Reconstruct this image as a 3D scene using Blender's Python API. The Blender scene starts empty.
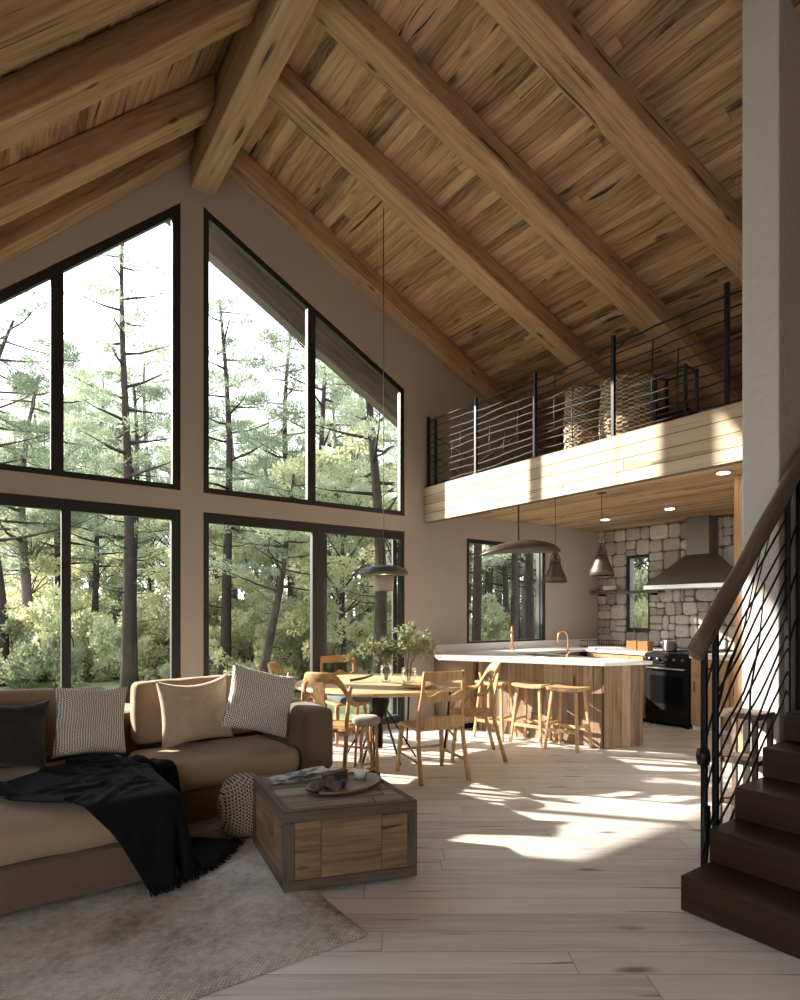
import bpy, bmesh, math, random
import numpy as np
from mathutils import Vector, Matrix, noise

random.seed(7); np.random.seed(7)
C = bpy.context.scene.collection
PI = math.pi
R = math.radians

# ------------------------------------------------------------------ mesh builder
class MB:
    def __init__(self):
        self.v = []; self.f = []
    def add(self, vs, fs):
        b = len(self.v)
        self.v.extend([tuple(p) for p in vs]); self.f.extend([tuple(b + i for i in q) for q in fs])
        return self
    def hexa(self, p):
        # p: 8 points, bottom ring 0-3 (ccw from above), top ring 4-7
        return self.add(p, [(3, 2, 1, 0), (4, 5, 6, 7), (0, 1, 5, 4), (1, 2, 6, 5), (2, 3, 7, 6), (3, 0, 4, 7)])
    def box(self, x0, x1, y0, y1, z0, z1):
        return self.hexa([(x0, y0, z0), (x1, y0, z0), (x1, y1, z0), (x0, y1, z0), (x0, y0, z1), (x1, y0, z1), (x1, y1, z1), (x0, y1, z1)])
    def bar(self, p0, p1, w, h, up=(0, 0, 1)):
        p0, p1 = Vector(p0), Vector(p1); d = (p1 - p0).normalized(); up = Vector(up)
        s = d.cross(up)
        if s.length < 1e-4: s = d.cross(Vector((1, 0, 0)))
        s.normalize(); u = s.cross(d).normalized()
        q = []
        for p in (p0, p1):
            q.append([p - s * w / 2 - u * h / 2, p + s * w / 2 - u * h / 2, p + s * w / 2 + u * h / 2, p - s * w / 2 + u * h / 2])
        a, b = q
        return self.add(a + b, [(0, 1, 2, 3), (7, 6, 5, 4), (0, 4, 5, 1), (1, 5, 6, 2), (2, 6, 7, 3), (3, 7, 4, 0)])
    def tube(self, pts, r, n=8, flat=None):
        pts = [Vector(p) for p in pts]; k = len(pts)
        rs = list(r) if hasattr(r, '__len__') else [r] * k
        b = len(self.v); ref = None
        for i, p in enumerate(pts):
            d = (pts[min(i + 1, k - 1)] - pts[max(i - 1, 0)]).normalized()
            if ref is None:
                ref = d.cross(Vector((0, 0, 1)))
                if ref.length < .05: ref = d.cross(Vector((0, 1, 0)))
            s = (ref - d * ref.dot(d)).normalized(); u = s.cross(d).normalized(); ref = s
            fl = flat if flat else (1, 1)
            for j in range(n):
                a = 2 * PI * j / n
                self.v.append(tuple(p + (s * math.cos(a) * fl[0] + u * math.sin(a) * fl[1]) * rs[i]))
        for i in range(k - 1):
            for j in range(n):
                a = b + i * n + j; c = b + i * n + (j + 1) % n
                self.f.append((a, c, c + n, a + n))
        self.f.append(tuple(b + j for j in reversed(range(n))))
        self.f.append(tuple(b + (k - 1) * n + j for j in range(n)))
        return self
    def lathe(self, prof, c=(0, 0, 0), n=28, sx=1, sy=1):
        b = len(self.v); k = len(prof)
        for (r, z) in prof:
            for j in range(n):
                a = 2 * PI * j / n
                self.v.append((c[0] + r * math.cos(a) * sx, c[1] + r * math.sin(a) * sy, c[2] + z))
        for i in range(k - 1):
            for j in range(n):
                a = b + i * n + j; d = b + i * n + (j + 1) % n
                self.f.append((a, d, d + n, a + n))
        if prof[0][0] > 1e-6: self.f.append(tuple(b + j for j in reversed(range(n))))
        if prof[-1][0] > 1e-6: self.f.append(tuple(b + (k - 1) * n + j for j in range(n)))
        return self
    def prism(self, poly, z0, z1):
        n = len(poly)
        vs = [(x, y, z0) for x, y in poly] + [(x, y, z1) for x, y in poly]
        fs = [tuple(reversed(range(n))), tuple(range(n, 2 * n))] + [(i, (i + 1) % n, n + (i + 1) % n, n + i) for i in range(n)]
        return self.add(vs, fs)
    def grid(self, P, closed=False):
        nu, nv = len(P), len(P[0]); b = len(self.v)
        for row in P: self.v.extend(tuple(p) for p in row)
        for i in range(nu - 1):
            for j in range(nv - 1):
                a = b + i * nv + j
                self.f.append((a, a + 1, a + nv + 1, a + nv))
        return self
    def xf(self, fn):
        self.v = [tuple(fn(Vector(p))) for p in self.v]; return self
    def build(self, name, mat, parent=None, smooth=False, bevel=0, seg=2, sub=0, solid=0, recalc=True):
        me = bpy.data.meshes.new(name); me.from_pydata(self.v, [], self.f); me.update()
        if recalc:
            bm = bmesh.new(); bm.from_mesh(me); bmesh.ops.recalc_face_normals(bm, faces=bm.faces); bm.to_mesh(me); bm.free()
        if smooth: me.polygons.foreach_set('use_smooth', [True] * len(me.polygons))
        if mat is not None: me.materials.append(mat)
        o = bpy.data.objects.new(name, me); C.objects.link(o)
        if parent is not None: o.parent = parent
        if bevel:
            m = o.modifiers.new('edge', 'BEVEL'); m.width = bevel; m.segments = seg; m.limit_method = 'ANGLE'; m.angle_limit = R(35)
        if solid:
            m = o.modifiers.new('thick', 'SOLIDIFY'); m.thickness = solid; m.offset = 0
        if sub:
            m = o.modifiers.new('sub', 'SUBSURF'); m.levels = sub; m.render_levels = sub
        return o

def tag(o, label=None, cat=None, group=None, kind=None):
    if label: o['label'] = label
    if cat: o['category'] = cat
    if group: o['group'] = group
    if kind: o['kind'] = kind
    return o
def thing(name, label, cat, loc=(0, 0, 0), rz=0, group=None):
    o = bpy.data.objects.new(name, None); C.objects.link(o)
    o.location = loc; o.rotation_euler = (0, 0, rz); o.empty_display_size = .1
    return tag(o, label, cat, group)
def dup(root, loc, rz, label=None, group=None, scale=None):
    r = root.copy(); C.objects.link(r); r.location = loc; r.rotation_euler = (0, 0, rz)
    if label: r['label'] = label
    if group: r['group'] = group
    if scale: r.scale = scale
    for ch in list(root.children):
        c = ch.copy(); C.objects.link(c); c.parent = r
        for g in ch.children:
            d = g.copy(); C.objects.link(d); d.parent = c
    return r
def struct(o, label=None): return tag(o, label, None, None, 'structure')

def framed(mb, p0, xdir, ydir=None):
    """move a world-space builder into a local frame; returns the matrix for the object"""
    x = Vector(xdir).normalized(); y = Vector(ydir) if ydir else Vector((0, 1, 0))
    y = (y - x * y.dot(x)).normalized(); z = x.cross(y)
    m = Matrix(((x.x, y.x, z.x, p0[0]), (x.y, y.y, z.y, p0[1]), (x.z, y.z, z.z, p0[2]), (0, 0, 0, 1)))
    inv = m.inverted(); mb.xf(lambda p: inv @ p)
    return m

# ------------------------------------------------------------------ materials
def newmat(name):
    m = bpy.data.materials.new(name); m.use_nodes = True
    nt = m.node_tree; b = nt.nodes['Principled BSDF']
    return m, nt, b
def lk(nt, a, b): nt.links.new(a, b)
def mth(nt, op, a, b=None, c=None):
    n = nt.nodes.new('ShaderNodeMath'); n.operation = op
    for i, x in enumerate((a, b, c)):
        if x is None: continue
        if isinstance(x, (int, float)): n.inputs[i].default_value = x
        else: lk(nt, x, n.inputs[i])
    return n.outputs[0]
def ramp(nt, fac, stops, interp='LINEAR'):
    n = nt.nodes.new('ShaderNodeValToRGB'); cr = n.color_ramp; cr.interpolation = interp
    while len(cr.elements) < len(stops): cr.elements.new(.5)
    for e, (p, col) in zip(cr.elements, stops):
        e.position = p; e.color = (*col, 1) if len(col) == 3 else col
    lk(nt, fac, n.inputs[0]); return n.outputs[0]
def mixc(nt, fac, a, b, mode='MIX'):
    n = nt.nodes.new('ShaderNodeMix'); n.data_type = 'RGBA'; n.blend_type = mode
    for s, x in ((n.inputs[0], fac), (n.inputs[6], a), (n.inputs[7], b)):
        if isinstance(x, (int, float)): s.default_value = x
        elif isinstance(x, tuple): s.default_value = (*x, 1)
        else: lk(nt, x, s)
    return n.outputs[2]
def coords(nt, kind='Object'):
    n = nt.nodes.new('ShaderNodeTexCoord'); return n.outputs[kind]
def sep(nt, v):
    n = nt.nodes.new('ShaderNodeSeparateXYZ'); lk(nt, v, n.inputs[0]); return n.outputs
def comb(nt, x, y, z):
    n = nt.nodes.new('ShaderNodeCombineXYZ')
    for i, a in enumerate((x, y, z)):
        if isinstance(a, (int, float)): n.inputs[i].default_value = a
        else: lk(nt, a, n.inputs[i])
    return n.outputs[0]
def noisetex(nt, vec, scale, detail=3, rough=.55, dist=0):
    n = nt.nodes.new('ShaderNodeTexNoise'); n.inputs['Scale'].default_value = scale
    n.inputs['Detail'].default_value = detail; n.inputs['Roughness'].default_value = rough; n.inputs['Distortion'].default_value = dist
    lk(nt, vec, n.inputs['Vector']); return n.outputs['Fac']
def white(nt, vec):
    n = nt.nodes.new('ShaderNodeTexWhiteNoise'); n.noise_dimensions = '3D'; lk(nt, vec, n.inputs['Vector']); return n.outputs['Value']
def voro(nt, vec, scale, feature='F1', rnd=1.0):
    n = nt.nodes.new('ShaderNodeTexVoronoi'); n.feature = feature; n.inputs['Scale'].default_value = scale
    n.inputs['Randomness'].default_value = rnd; lk(nt, vec, n.inputs['Vector']); return n
def bump(nt, b, h, strength=.3, dist=.01):
    n = nt.nodes.new('ShaderNodeBump'); n.inputs['Strength'].default_value = strength; n.inputs['Distance'].default_value = dist
    lk(nt, h, n.inputs['Height']); lk(nt, n.outputs[0], b.inputs['Normal'])
def smooth(nt, x, e0, e1):
    n = nt.nodes.new('ShaderNodeMapRange'); n.interpolation_type = 'SMOOTHSTEP'
    n.inputs['From Min'].default_value = e0; n.inputs['From Max'].default_value = e1; lk(nt, x, n.inputs[0]); return n.outputs[0]
def rnd_obj(nt):
    return nt.nodes.new('ShaderNodeObjectInfo').outputs['Random']

def plain(name, col, rough=.6, metal=0, spec=.5, var=.0, bmp=0, bscale=60):
    m, nt, b = newmat(name)
    b.inputs['Base Color'].default_value = (*col, 1); b.inputs['Roughness'].default_value = rough
    b.inputs['Metallic'].default_value = metal; b.inputs['Specular IOR Level'].default_value = spec
    if var or bmp:
        v = coords(nt); n = noisetex(nt, v, bscale, 4)
        if var:
            lk(nt, mixc(nt, n, tuple(c * (1 - var) for c in col), tuple(min(1, c * (1 + var)) for c in col)), b.inputs['Base Color'])
        if bmp: bump(nt, b, n, bmp, .01)
    return m

def wood(name, cols, along='X', rough=.6, fine=1.0, knots=.5, crack=.5, spec=.35, grain=1.0):
    """solid timber: grain streaks along one local axis, knots and dark checks"""
    m, nt, b = newmat(name); s = sep(nt, coords(nt)); r = mth(nt, 'MULTIPLY', rnd_obj(nt), 37.0)
    i = 'XYZ'.index(along); o = [k for k in range(3) if k != i]
    A = mth(nt, 'ADD', s[i], r); U = s[o[0]]; V = s[o[1]]
    wv = noisetex(nt, comb(nt, mth(nt, 'MULTIPLY', A, .9), mth(nt, 'MULTIPLY', U, 4), mth(nt, 'MULTIPLY', V, 4)), 1, 2)
    U2 = mth(nt, 'ADD', U, mth(nt, 'MULTIPLY', wv, .10)); V2 = mth(nt, 'ADD', V, mth(nt, 'MULTIPLY', wv, .08))
    g1 = noisetex(nt, comb(nt, mth(nt, 'MULTIPLY', A, 1.6 * fine), mth(nt, 'MULTIPLY', U2, 34 * fine), mth(nt, 'MULTIPLY', V2, 34 * fine)), 1, 4, .6)
    g2 = noisetex(nt, comb(nt, mth(nt, 'MULTIPLY', A, .7 * fine), mth(nt, 'MULTIPLY', U2, 7 * fine), mth(nt, 'MULTIPLY', V2, 7 * fine)), 1, 3)
    g = mth(nt, 'ADD', mth(nt, 'MULTIPLY', g1, .55), mth(nt, 'MULTIPLY', g2, .45))
    k = .5 - .22 / grain
    col = ramp(nt, g, [(.5 - .20, cols[0]), (.5 - .03, cols[1]), (.5 + .18, cols[2])])
    if knots:
        vo = voro(nt, comb(nt, mth(nt, 'MULTIPLY', A, 1.6 * fine), mth(nt, 'MULTIPLY', U2, 5 * fine), mth(nt, 'MULTIPLY', V2, 5 * fine)), 1)
        kn = smooth(nt, vo.outputs['Distance'], .17, .05)
        pick = mth(nt, 'GREATER_THAN', white(nt, vo.outputs['Position']), 1 - knots)
        col = mixc(nt, mth(nt, 'MULTIPLY', mth(nt, 'MULTIPLY', kn, pick), .85), col, tuple(c * .28 for c in cols[0]))
    if crack:
        cr = noisetex(nt, comb(nt, mth(nt, 'MULTIPLY', A, .8 * fine), mth(nt, 'MULTIPLY', U2, 22 * fine), mth(nt, 'MULTIPLY', V2, 22 * fine)), 1, 2, .4)
        ck = smooth(nt, cr, .33, .27)
        col = mixc(nt, mth(nt, 'MULTIPLY', ck, crack), col, tuple(c * .3 for c in cols[0]))
    lk(nt, col, b.inputs['Base Color']); b.inputs['Roughness'].default_value = rough; b.inputs['Specular IOR Level'].default_value = spec
    bump(nt, b, g, .35, .006)
    return m

def planks(name, cols, along='Y', across='X', width=.14, length=2.2, rough=.6, gap=.018, gapcol=.25, knots=.35, crack=.4, tone=.6, spec=.35, grain=1.0, swirl=.1, bmp=.4, fine=1.0):
    m, nt, b = newmat(name); s = sep(nt, coords(nt))
    A = s['XYZ'.index(along)]; U = s['XYZ'.index(across)]
    u = mth(nt, 'DIVIDE', U, width); row = mth(nt, 'FLOOR', u); fu = mth(nt, 'SUBTRACT', u, row)
    rr = white(nt, comb(nt, row, 3.7, 1.3))
    t = mth(nt, 'ADD', mth(nt, 'DIVIDE', A, length), mth(nt, 'MULTIPLY', rr, 7.0)); seg = mth(nt, 'FLOOR', t); ft = mth(nt, 'SUBTRACT', t, seg)
    pid = white(nt, comb(nt, row, seg, .5)); pid2 = white(nt, comb(nt, row, seg, 9.5))
    A2 = mth(nt, 'ADD', A, mth(nt, 'MULTIPLY', pid, 23.0)); off = mth(nt, 'MULTIPLY', pid2, 11.0)
    wv = noisetex(nt, comb(nt, mth(nt, 'MULTIPLY', A2, 1.1), mth(nt, 'MULTIPLY', U, 5), off), 1, 2)
    U2 = mth(nt, 'ADD', U, mth(nt, 'MULTIPLY', wv, swirl))
    g1 = noisetex(nt, comb(nt, mth(nt, 'MULTIPLY', A2, 2.2 * fine), mth(nt, 'MULTIPLY', U2, 46 * fine), off), 1, 4, .62)
    g2 = noisetex(nt, comb(nt, mth(nt, 'MULTIPLY', A2, .9 * fine), mth(nt, 'MULTIPLY', U2, 9 * fine), off), 1, 3)
    g = mth(nt, 'ADD', mth(nt, 'MULTIPLY', g1, .5 * grain), mth(nt, 'MULTIPLY', g2, .5 * grain))
    g = mth(nt, 'ADD', g, .5 - .5 * grain)
    gg = mth(nt, 'ADD', g, mth(nt, 'MULTIPLY', mth(nt, 'SUBTRACT', pid2, .5), .38 * tone))
    col = ramp(nt, gg, [(.28, cols[0]), (.48, cols[1]), (.72, cols[2])])
    if knots:
        vo = voro(nt, comb(nt, mth(nt, 'MULTIPLY', A2, 1.7 * fine), mth(nt, 'MULTIPLY', U2, 6 * fine), off), 1)
        kn = smooth(nt, vo.outputs['Distance'], .20, .04)
        pick = mth(nt, 'GREATER_THAN', white(nt, vo.outputs['Position']), 1 - knots)
        col = mixc(nt, mth(nt, 'MULTIPLY', mth(nt, 'MULTIPLY', kn, pick), .85), col, tuple(c * .22 for c in cols[0]))
    if crack:
        cr = noisetex(nt, comb(nt, mth(nt, 'MULTIPLY', A2, 1.1 * fine), mth(nt, 'MULTIPLY', U2, 26 * fine), off), 1, 2, .4)
        col = mixc(nt, mth(nt, 'MULTIPLY', smooth(nt, cr, .34, .27), crack), col, tuple(c * .3 for c in cols[0]))
    e1 = mth(nt, 'MINIMUM', fu, mth(nt, 'SUBTRACT', 1.0, fu))
    e2 = mth(nt, 'MULTIPLY', mth(nt, 'MINIMUM', ft, mth(nt, 'SUBTRACT', 1.0, ft)), length / width)
    e = mth(nt, 'MINIMUM', e1, e2); gp = smooth(nt, e, gap * 1.5, gap * .4)
    col = mixc(nt, mth(nt, 'MULTIPLY', gp, .9), col, tuple(c * gapcol for c in cols[0]))
    lk(nt, col, b.inputs['Base Color']); b.inputs['Roughness'].default_value = rough; b.inputs['Specular IOR Level'].default_value = spec
    bump(nt, b, mth(nt, 'SUBTRACT', mth(nt, 'MULTIPLY', g, .35), gp), bmp, .008)
    return m

def fabric(name, col, rough=.9, var=.12, bscale=350, bmp=.25, sheen=.2):
    m, nt, b = newmat(name); v = coords(nt)
    n = noisetex(nt, v, 3.5, 3); f = noisetex(nt, v, bscale, 2, .7)
    k = mth(nt, 'ADD', mth(nt, 'MULTIPLY', n, .6), mth(nt, 'MULTIPLY', f, .4))
    lk(nt, mixc(nt, k, tuple(c * (1 - var * 2) for c in col), tuple(min(1, c * (1 + var * 2)) for c in col)), b.inputs['Base Color'])
    b.inputs['Roughness'].default_value = rough; b.inputs['Specular IOR Level'].default_value = .15
    b.inputs['Sheen Weight'].default_value = sheen
    bump(nt, b, f, bmp, .003)
    return m

def woven(name, light, dark, su, sv, ax=('X', 'Y'), warp=.0):
    """chunky basket-weave check"""
    m, nt, b = newmat(name); v = coords(nt); s = sep(nt, v)
    n = noisetex(nt, v, 14, 2); n = mth(nt, 'MULTIPLY', mth(nt, 'SUBTRACT', n, .5), .02 + warp)
    U = mth(nt, 'MULTIPLY', mth(nt, 'ADD', s['XYZ'.index(ax[0])], n), su); V = mth(nt, 'MULTIPLY', mth(nt, 'ADD', s['XYZ'.index(ax[1])], n), sv)
    a = mth(nt, 'SINE', mth(nt, 'MULTIPLY', U, 2 * PI)); c = mth(nt, 'SINE', mth(nt, 'ADD', mth(nt, 'MULTIPLY', V, 2 * PI), mth(nt, 'MULTIPLY', mth(nt, 'GREATER_THAN', mth(nt, 'FRACT', mth(nt, 'MULTIPLY', U, .5)), .5), PI)))
    h = mth(nt, 'ADD', mth(nt, 'MULTIPLY', a, .45), mth(nt, 'MULTIPLY', c, .55))
    f = noisetex(nt, v, 220, 2)
    h = mth(nt, 'ADD', h, mth(nt, 'MULTIPLY', mth(nt, 'SUBTRACT', f, .5), .9))
    k = smooth(nt, h, -.55, .15)
    lk(nt, mixc(nt, k, dark, light), b.inputs['Base Color']); b.inputs['Roughness'].default_value = .95; b.inputs['Specular IOR Level'].default_value = .1
    bump(nt, b, h, .5, .006)
    return m

def glass_mat(name='window_glass', refl=.35):
    m, nt, b = newmat(name); nt.nodes.remove(b)
    out = nt.nodes['Material Output']; t = nt.nodes.new('ShaderNodeBsdfTransparent'); g = nt.nodes.new('ShaderNodeBsdfGlossy')
    g.inputs['Roughness'].default_value = .0; g.inputs['Color'].default_value = (.95, .98, 1, 1); t.inputs['Color'].default_value = (.97, .985, .98, 1)
    fr = nt.nodes.new('ShaderNodeFresnel'); fr.inputs[0].default_value = 1.45
    mx = nt.nodes.new('ShaderNodeMixShader'); lk(nt, mth(nt, 'MULTIPLY', fr.outputs[0], refl), mx.inputs[0]); lk(nt, t.outputs[0], mx.inputs[1]); lk(nt, g.outputs[0], mx.inputs[2]); lk(nt, mx.outputs[0], out.inputs[0])
    return m
def leaf_mat(name, c0, c1, trans=.45, scale=.8):
    m, nt, b = newmat(name); nt.nodes.remove(b); out = nt.nodes['Material Output']
    v = coords(nt); n = noisetex(nt, v, scale, 3, .7); w = white(nt, v)
    k = mth(nt, 'ADD', mth(nt, 'MULTIPLY', n, .9), mth(nt, 'MULTIPLY', mth(nt, 'SUBTRACT', rnd_obj(nt), .5), .35))
    col = ramp(nt, k, [(.3, c0), (.62, c1)])
    d = nt.nodes.new('ShaderNodeBsdfDiffuse'); t = nt.nodes.new('ShaderNodeBsdfTranslucent'); mx = nt.nodes.new('ShaderNodeMixShader'); mx.inputs[0].default_value = trans
    lk(nt, col, d.inputs[0]); lk(nt, col, t.inputs[0]); lk(nt, d.outputs[0], mx.inputs[1]); lk(nt, t.outputs[0], mx.inputs[2]); lk(nt, mx.outputs[0], out.inputs[0])
    return m
def emit(name, col, s):
    m, nt, b = newmat(name); b.inputs['Base Color'].default_value = (*col, 1); b.inputs['Emission Color'].default_value = (*col, 1); b.inputs['Emission Strength'].default_value = s
    return m

def plaster(name, col, scale=9, strength=.25):
    m, nt, b = newmat(name); v = coords(nt); n = noisetex(nt, v, scale, 5, .6); n2 = noisetex(nt, v, .8, 3)
    k = mth(nt, 'ADD', mth(nt, 'MULTIPLY', n, .4), mth(nt, 'MULTIPLY', n2, .6))
    lk(nt, mixc(nt, k, tuple(c * .9 for c in col), tuple(c * 1.08 for c in col)), b.inputs['Base Color'])
    b.inputs['Roughness'].default_value = .85; b.inputs['Specular IOR Level'].default_value = .2
    bump(nt, b, n, strength, .02); return m

def stone_mat(name):
    """split fieldstone: every stone its own warm grey, rough face"""
    m, nt, b = newmat(name); v = coords(nt); r = nt.nodes.new('ShaderNodeNewGeometry').outputs['Random Per Island']
    n = noisetex(nt, v, 13, 5, .65); n2 = noisetex(nt, v, 3.5, 3)
    k = mth(nt, 'ADD', mth(nt, 'MULTIPLY', r, .62), mth(nt, 'ADD', mth(nt, 'MULTIPLY', n, .30), mth(nt, 'MULTIPLY', n2, .15)))
    lk(nt, ramp(nt, k, [(.12, (.29, .25, .21)), (.40, (.46, .415, .365)), (.68, (.58, .54, .49)), (.95, (.68, .65, .605))]), b.inputs['Base Color'])
    b.inputs['Roughness'].default_value = .92; b.inputs['Specular IOR Level'].default_value = .15
    bump(nt, b, mth(nt, 'ADD', n, mth(nt, 'MULTIPLY', noisetex(nt, v, 50, 3), .3)), .9, .03); return m

M = {}
M['roof'] = planks('ceiling_boards', ((.10, .052, .027), (.345, .205, .115), (.58, .385, .23)), 'Y', 'X', .100, 4.5, .62, .014, .15, .75, 1.0, .62, grain=1.15, swirl=.2)
M['beam'] = wood('rafter_timber', ((.15, .08, .04), (.385, .232, .13), (.56, .375, .225)), 'X', .6, 1.25, .55, .9)
M['ridge'] = wood('ridge_timber', ((.13, .075, .04), (.34, .21, .12), (.50, .345, .21)), 'X', .6, .8, .5, 1.0)
M['weathered'] = wood('weathered_timber', ((.045, .036, .031), (.095, .077, .066), (.17, .14, .12)), 'X', .8, 1.0, .3, .8)
M['floor'] = planks('floor_boards', ((.44, .40, .36), (.64, .60, .555), (.75, .715, .675)), 'X', 'Y', .16, 2.9, .38, .012, .45, .42, .85, .5, spec=.45, grain=.8, bmp=.18)
M['wall'] = plaster('wall_plaster', (.42, .37, .325), 9, .12)
M['wallgrey'] = plaster('grey_plaster', (.56, .53, .51), 14, .5)
M['fascia'] = planks('edge_boards', ((.30, .20, .115), (.47, .355, .235), (.57, .455, .33)), 'Y', 'Z', .113, 2.4, .6, .03, .2, .75, .7, .8, bmp=.5)
M['loftceil'] = planks('loft_boards', ((.20, .105, .048), (.43, .265, .14), (.58, .39, .23)), 'Y', 'X', .10, 2.8, .55, .02, .18, .5, .9, 1.0)
M['black'] = plain('black_metal', (.012, .012, .013), .45, .6)
M['blackframe'] = plain('black_frame', (.014, .012, .011), .5, 0)
M['glass'] = glass_mat()
M['stone'] = stone_mat('fieldstone'); M['mortar'] = plain('dark_mortar', (.15, .128, .108), .95, 0, .1, .3, .4, 40)
M['tan'] = fabric('tan_linen_sunlit', (.30, .215, .142), var=.10)  # lighter copy of the sofa linen, sunlight on the cushions put into the colour
M['tanshade'] = fabric('tan_linen_shaded', (.125, .087, .058), var=.10)  # darker copy of the same linen, shade on base and arm in the colour
M['beige'] = fabric('beige_linen', (.46, .345, .25), var=.08)
M['charcoal'] = fabric('charcoal_linen', (.026, .023, .022), var=.1)
M['throw'] = fabric('black_wool', (.0048, .0048, .0055), var=.25, bscale=60, bmp=.8, sheen=.03)
M['fringe'] = fabric('brown_black_wool', (.012, .009, .008), var=.3, bscale=240, bmp=.4, sheen=.0)
M['weave'] = woven('houndstooth_weave', (.82, .77, .72), (.022, .019, .018), 68, 78)
M['pouf'] = woven('knitted_weave', (.48, .42, .36), (.05, .042, .036), 46, 46, ('X', 'Z'))
M['rug'] = None
M['dkwood'] = wood('dark_stair_timber', ((.010, .005, .003), (.024, .012, .007), (.044, .023, .014)), 'Y', .42, 1.0, .2, .4)
M['handrail'] = wood('handrail_timber', ((.06, .042, .032), (.125, .088, .066), (.20, .15, .115)), 'X', .5, 1.4, .3, .6)
M['chair'] = wood('honey_timber', ((.23, .125, .05), (.42, .255, .112), (.56, .375, .18)), 'Z', .5, 2.0, .35, .4)
M['chairdeep'] = wood('chestnut_timber', ((.26, .12, .045), (.42, .215, .085), (.54, .31, .14)), 'Z', .5, 2.0, .3, .3)
M['table'] = planks('table_boards', ((.46, .30, .15), (.62, .43, .24), (.72, .54, .33)), 'X', 'Y', .17, 3.0, .42, .012, .4, .25, .3, .5)
M['stool'] = wood('oak_stool_timber', ((.33, .20, .095), (.50, .33, .17), (.61, .44, .255)), 'Z', .5, 2.0, .2, .2)
M['island'] = planks('barn_boards', ((.155, .10, .062), (.29, .20, .132), (.42, .31, .22)), 'Z', 'X', .115, 3.0, .65, .02, .25, .35, .8, .9)
M['islandside'] = planks('barn_boards_side', ((.155, .10, .062), (.29, .20, .132), (.42, .31, .22)), 'Z', 'Y', .115, 3.0, .65, .02, .25, .35, .8, .9)
M['cabinet'] = wood('cabinet_timber', ((.24, .13, .06), (.40, .24, .12), (.52, .34, .19)), 'Z', .55, 1.5, .3, .4)
M['counter'] = plain('white_counter', (.82, .80, .77), .3, 0, .5, .03, 0, 20)
M['steel'] = plain('brushed_steel', (.22, .205, .19), .40, .85, .5, .12, .05, 40)
M['rim'] = plain('bright_steel', (.62, .60, .57), .3, 1, .5, .1, 0, 30)
M['oven'] = plain('black_enamel', (.008, .008, .008), .5, 0, .12)
M['ovenglass'] = plain('oven_glass', (.004, .004, .005), .3, 0, .1)
M['copper'] = plain('copper', (.62, .33, .17), .3, 1)
M['copperbox'] = plain('amber_copper', (.30, .13, .045), .4, .3, .5, .3, .2, 18)
M['bell'] = plain('patinated_metal', (.11, .088, .07), .5, .6, .5, .4, .2, 12)
M['dome'] = plain('grey_metal', (.10, .09, .082), .5, .3)
M['white'] = plain('white_ceramic', (.78, .76, .73), .4)
M['paper'] = plain('white_paper', (.72, .70, .67), .8)
M['wicker'] = None
M['teal'] = fabric('teal_fabric', (.085, .13, .14), var=.12)
M['sheep'] = fabric('stool_fleece', (.30, .25, .20), var=.15, bscale=90, bmp=.7)
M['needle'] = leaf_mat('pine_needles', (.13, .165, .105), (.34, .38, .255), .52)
M['needlehaze'] = leaf_mat('hazed_pine_needles', (.32, .355, .26), (.60, .63, .49), .55)  # needles paled: distance haze and overexposure put into the colour
M['leaf'] = leaf_mat('shrub_leaves', (.18, .21, .125), (.54, .56, .36), .55)
M['leafyel'] = leaf_mat('yellow_green_leaves', (.30, .31, .16), (.68, .66, .42), .55)
M['sage'] = leaf_mat('sage_leaves', (.15, .175, .09), (.55, .57, .38), .35, 9)
M['bark'] = plain('pine_bark', (.034, .027, .024), .95, 0, .1, .5, .8, 9)
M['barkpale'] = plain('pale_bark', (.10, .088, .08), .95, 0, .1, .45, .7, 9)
M['shade'] = plain('lamp_linen', (.42, .36, .31), .8)
M['bounceground'] = plain('neutral_bounce_ground', (.20, .17, .14), .95, 0, .1, .4, .4, 4)  # unseen ground, toned neutral so it bounces no green light indoors
M['lawn'] = plain('lawn_green', (.19, .22, .11), .95, 0, .1, .4, .4, 4)
M['stem'] = plain('twig_brown', (.12, .10, .055), .8)

def rug_mat():
    m, nt, b = newmat('rug_weave'); s = sep(nt, coords(nt)); v = coords(nt)
    n = noisetex(nt, v, 3.2, 4, .65); n = noisetex(nt, v, 2.2, 4, .7)
    f = noisetex(nt, v, 120, 2, .7); d = noisetex(nt, v, 34, 3, .6)
    a = mth(nt, 'SINE', mth(nt, 'MULTIPLY', mth(nt, 'ADD', s[0], mth(nt, 'MULTIPLY', s[1], .35)), 2 * PI * 52)); c = mth(nt, 'SINE', mth(nt, 'MULTIPLY', s[1], 2 * PI * 70))
    h = mth(nt, 'MULTIPLY', a, c)
    k = mth(nt, 'ADD', mth(nt, 'MULTIPLY', n, .75), mth(nt, 'ADD', mth(nt, 'MULTIPLY', d, .35), mth(nt, 'MULTIPLY', h, .06)))
    col = ramp(nt, k, [(.40, (.30, .275, .245)), (.55, (.56, .535, .50)), (.68, (.74, .715, .68))])
    lk(nt, col, b.inputs['Base Color']); b.inputs['Roughness'].default_value = .95; b.inputs['Specular IOR Level'].default_value = .1
    bump(nt, b, mth(nt, 'ADD', h, mth(nt, 'MULTIPLY', f, 1.5)), .6, .006); return m
M['rug'] = rug_mat()
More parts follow.
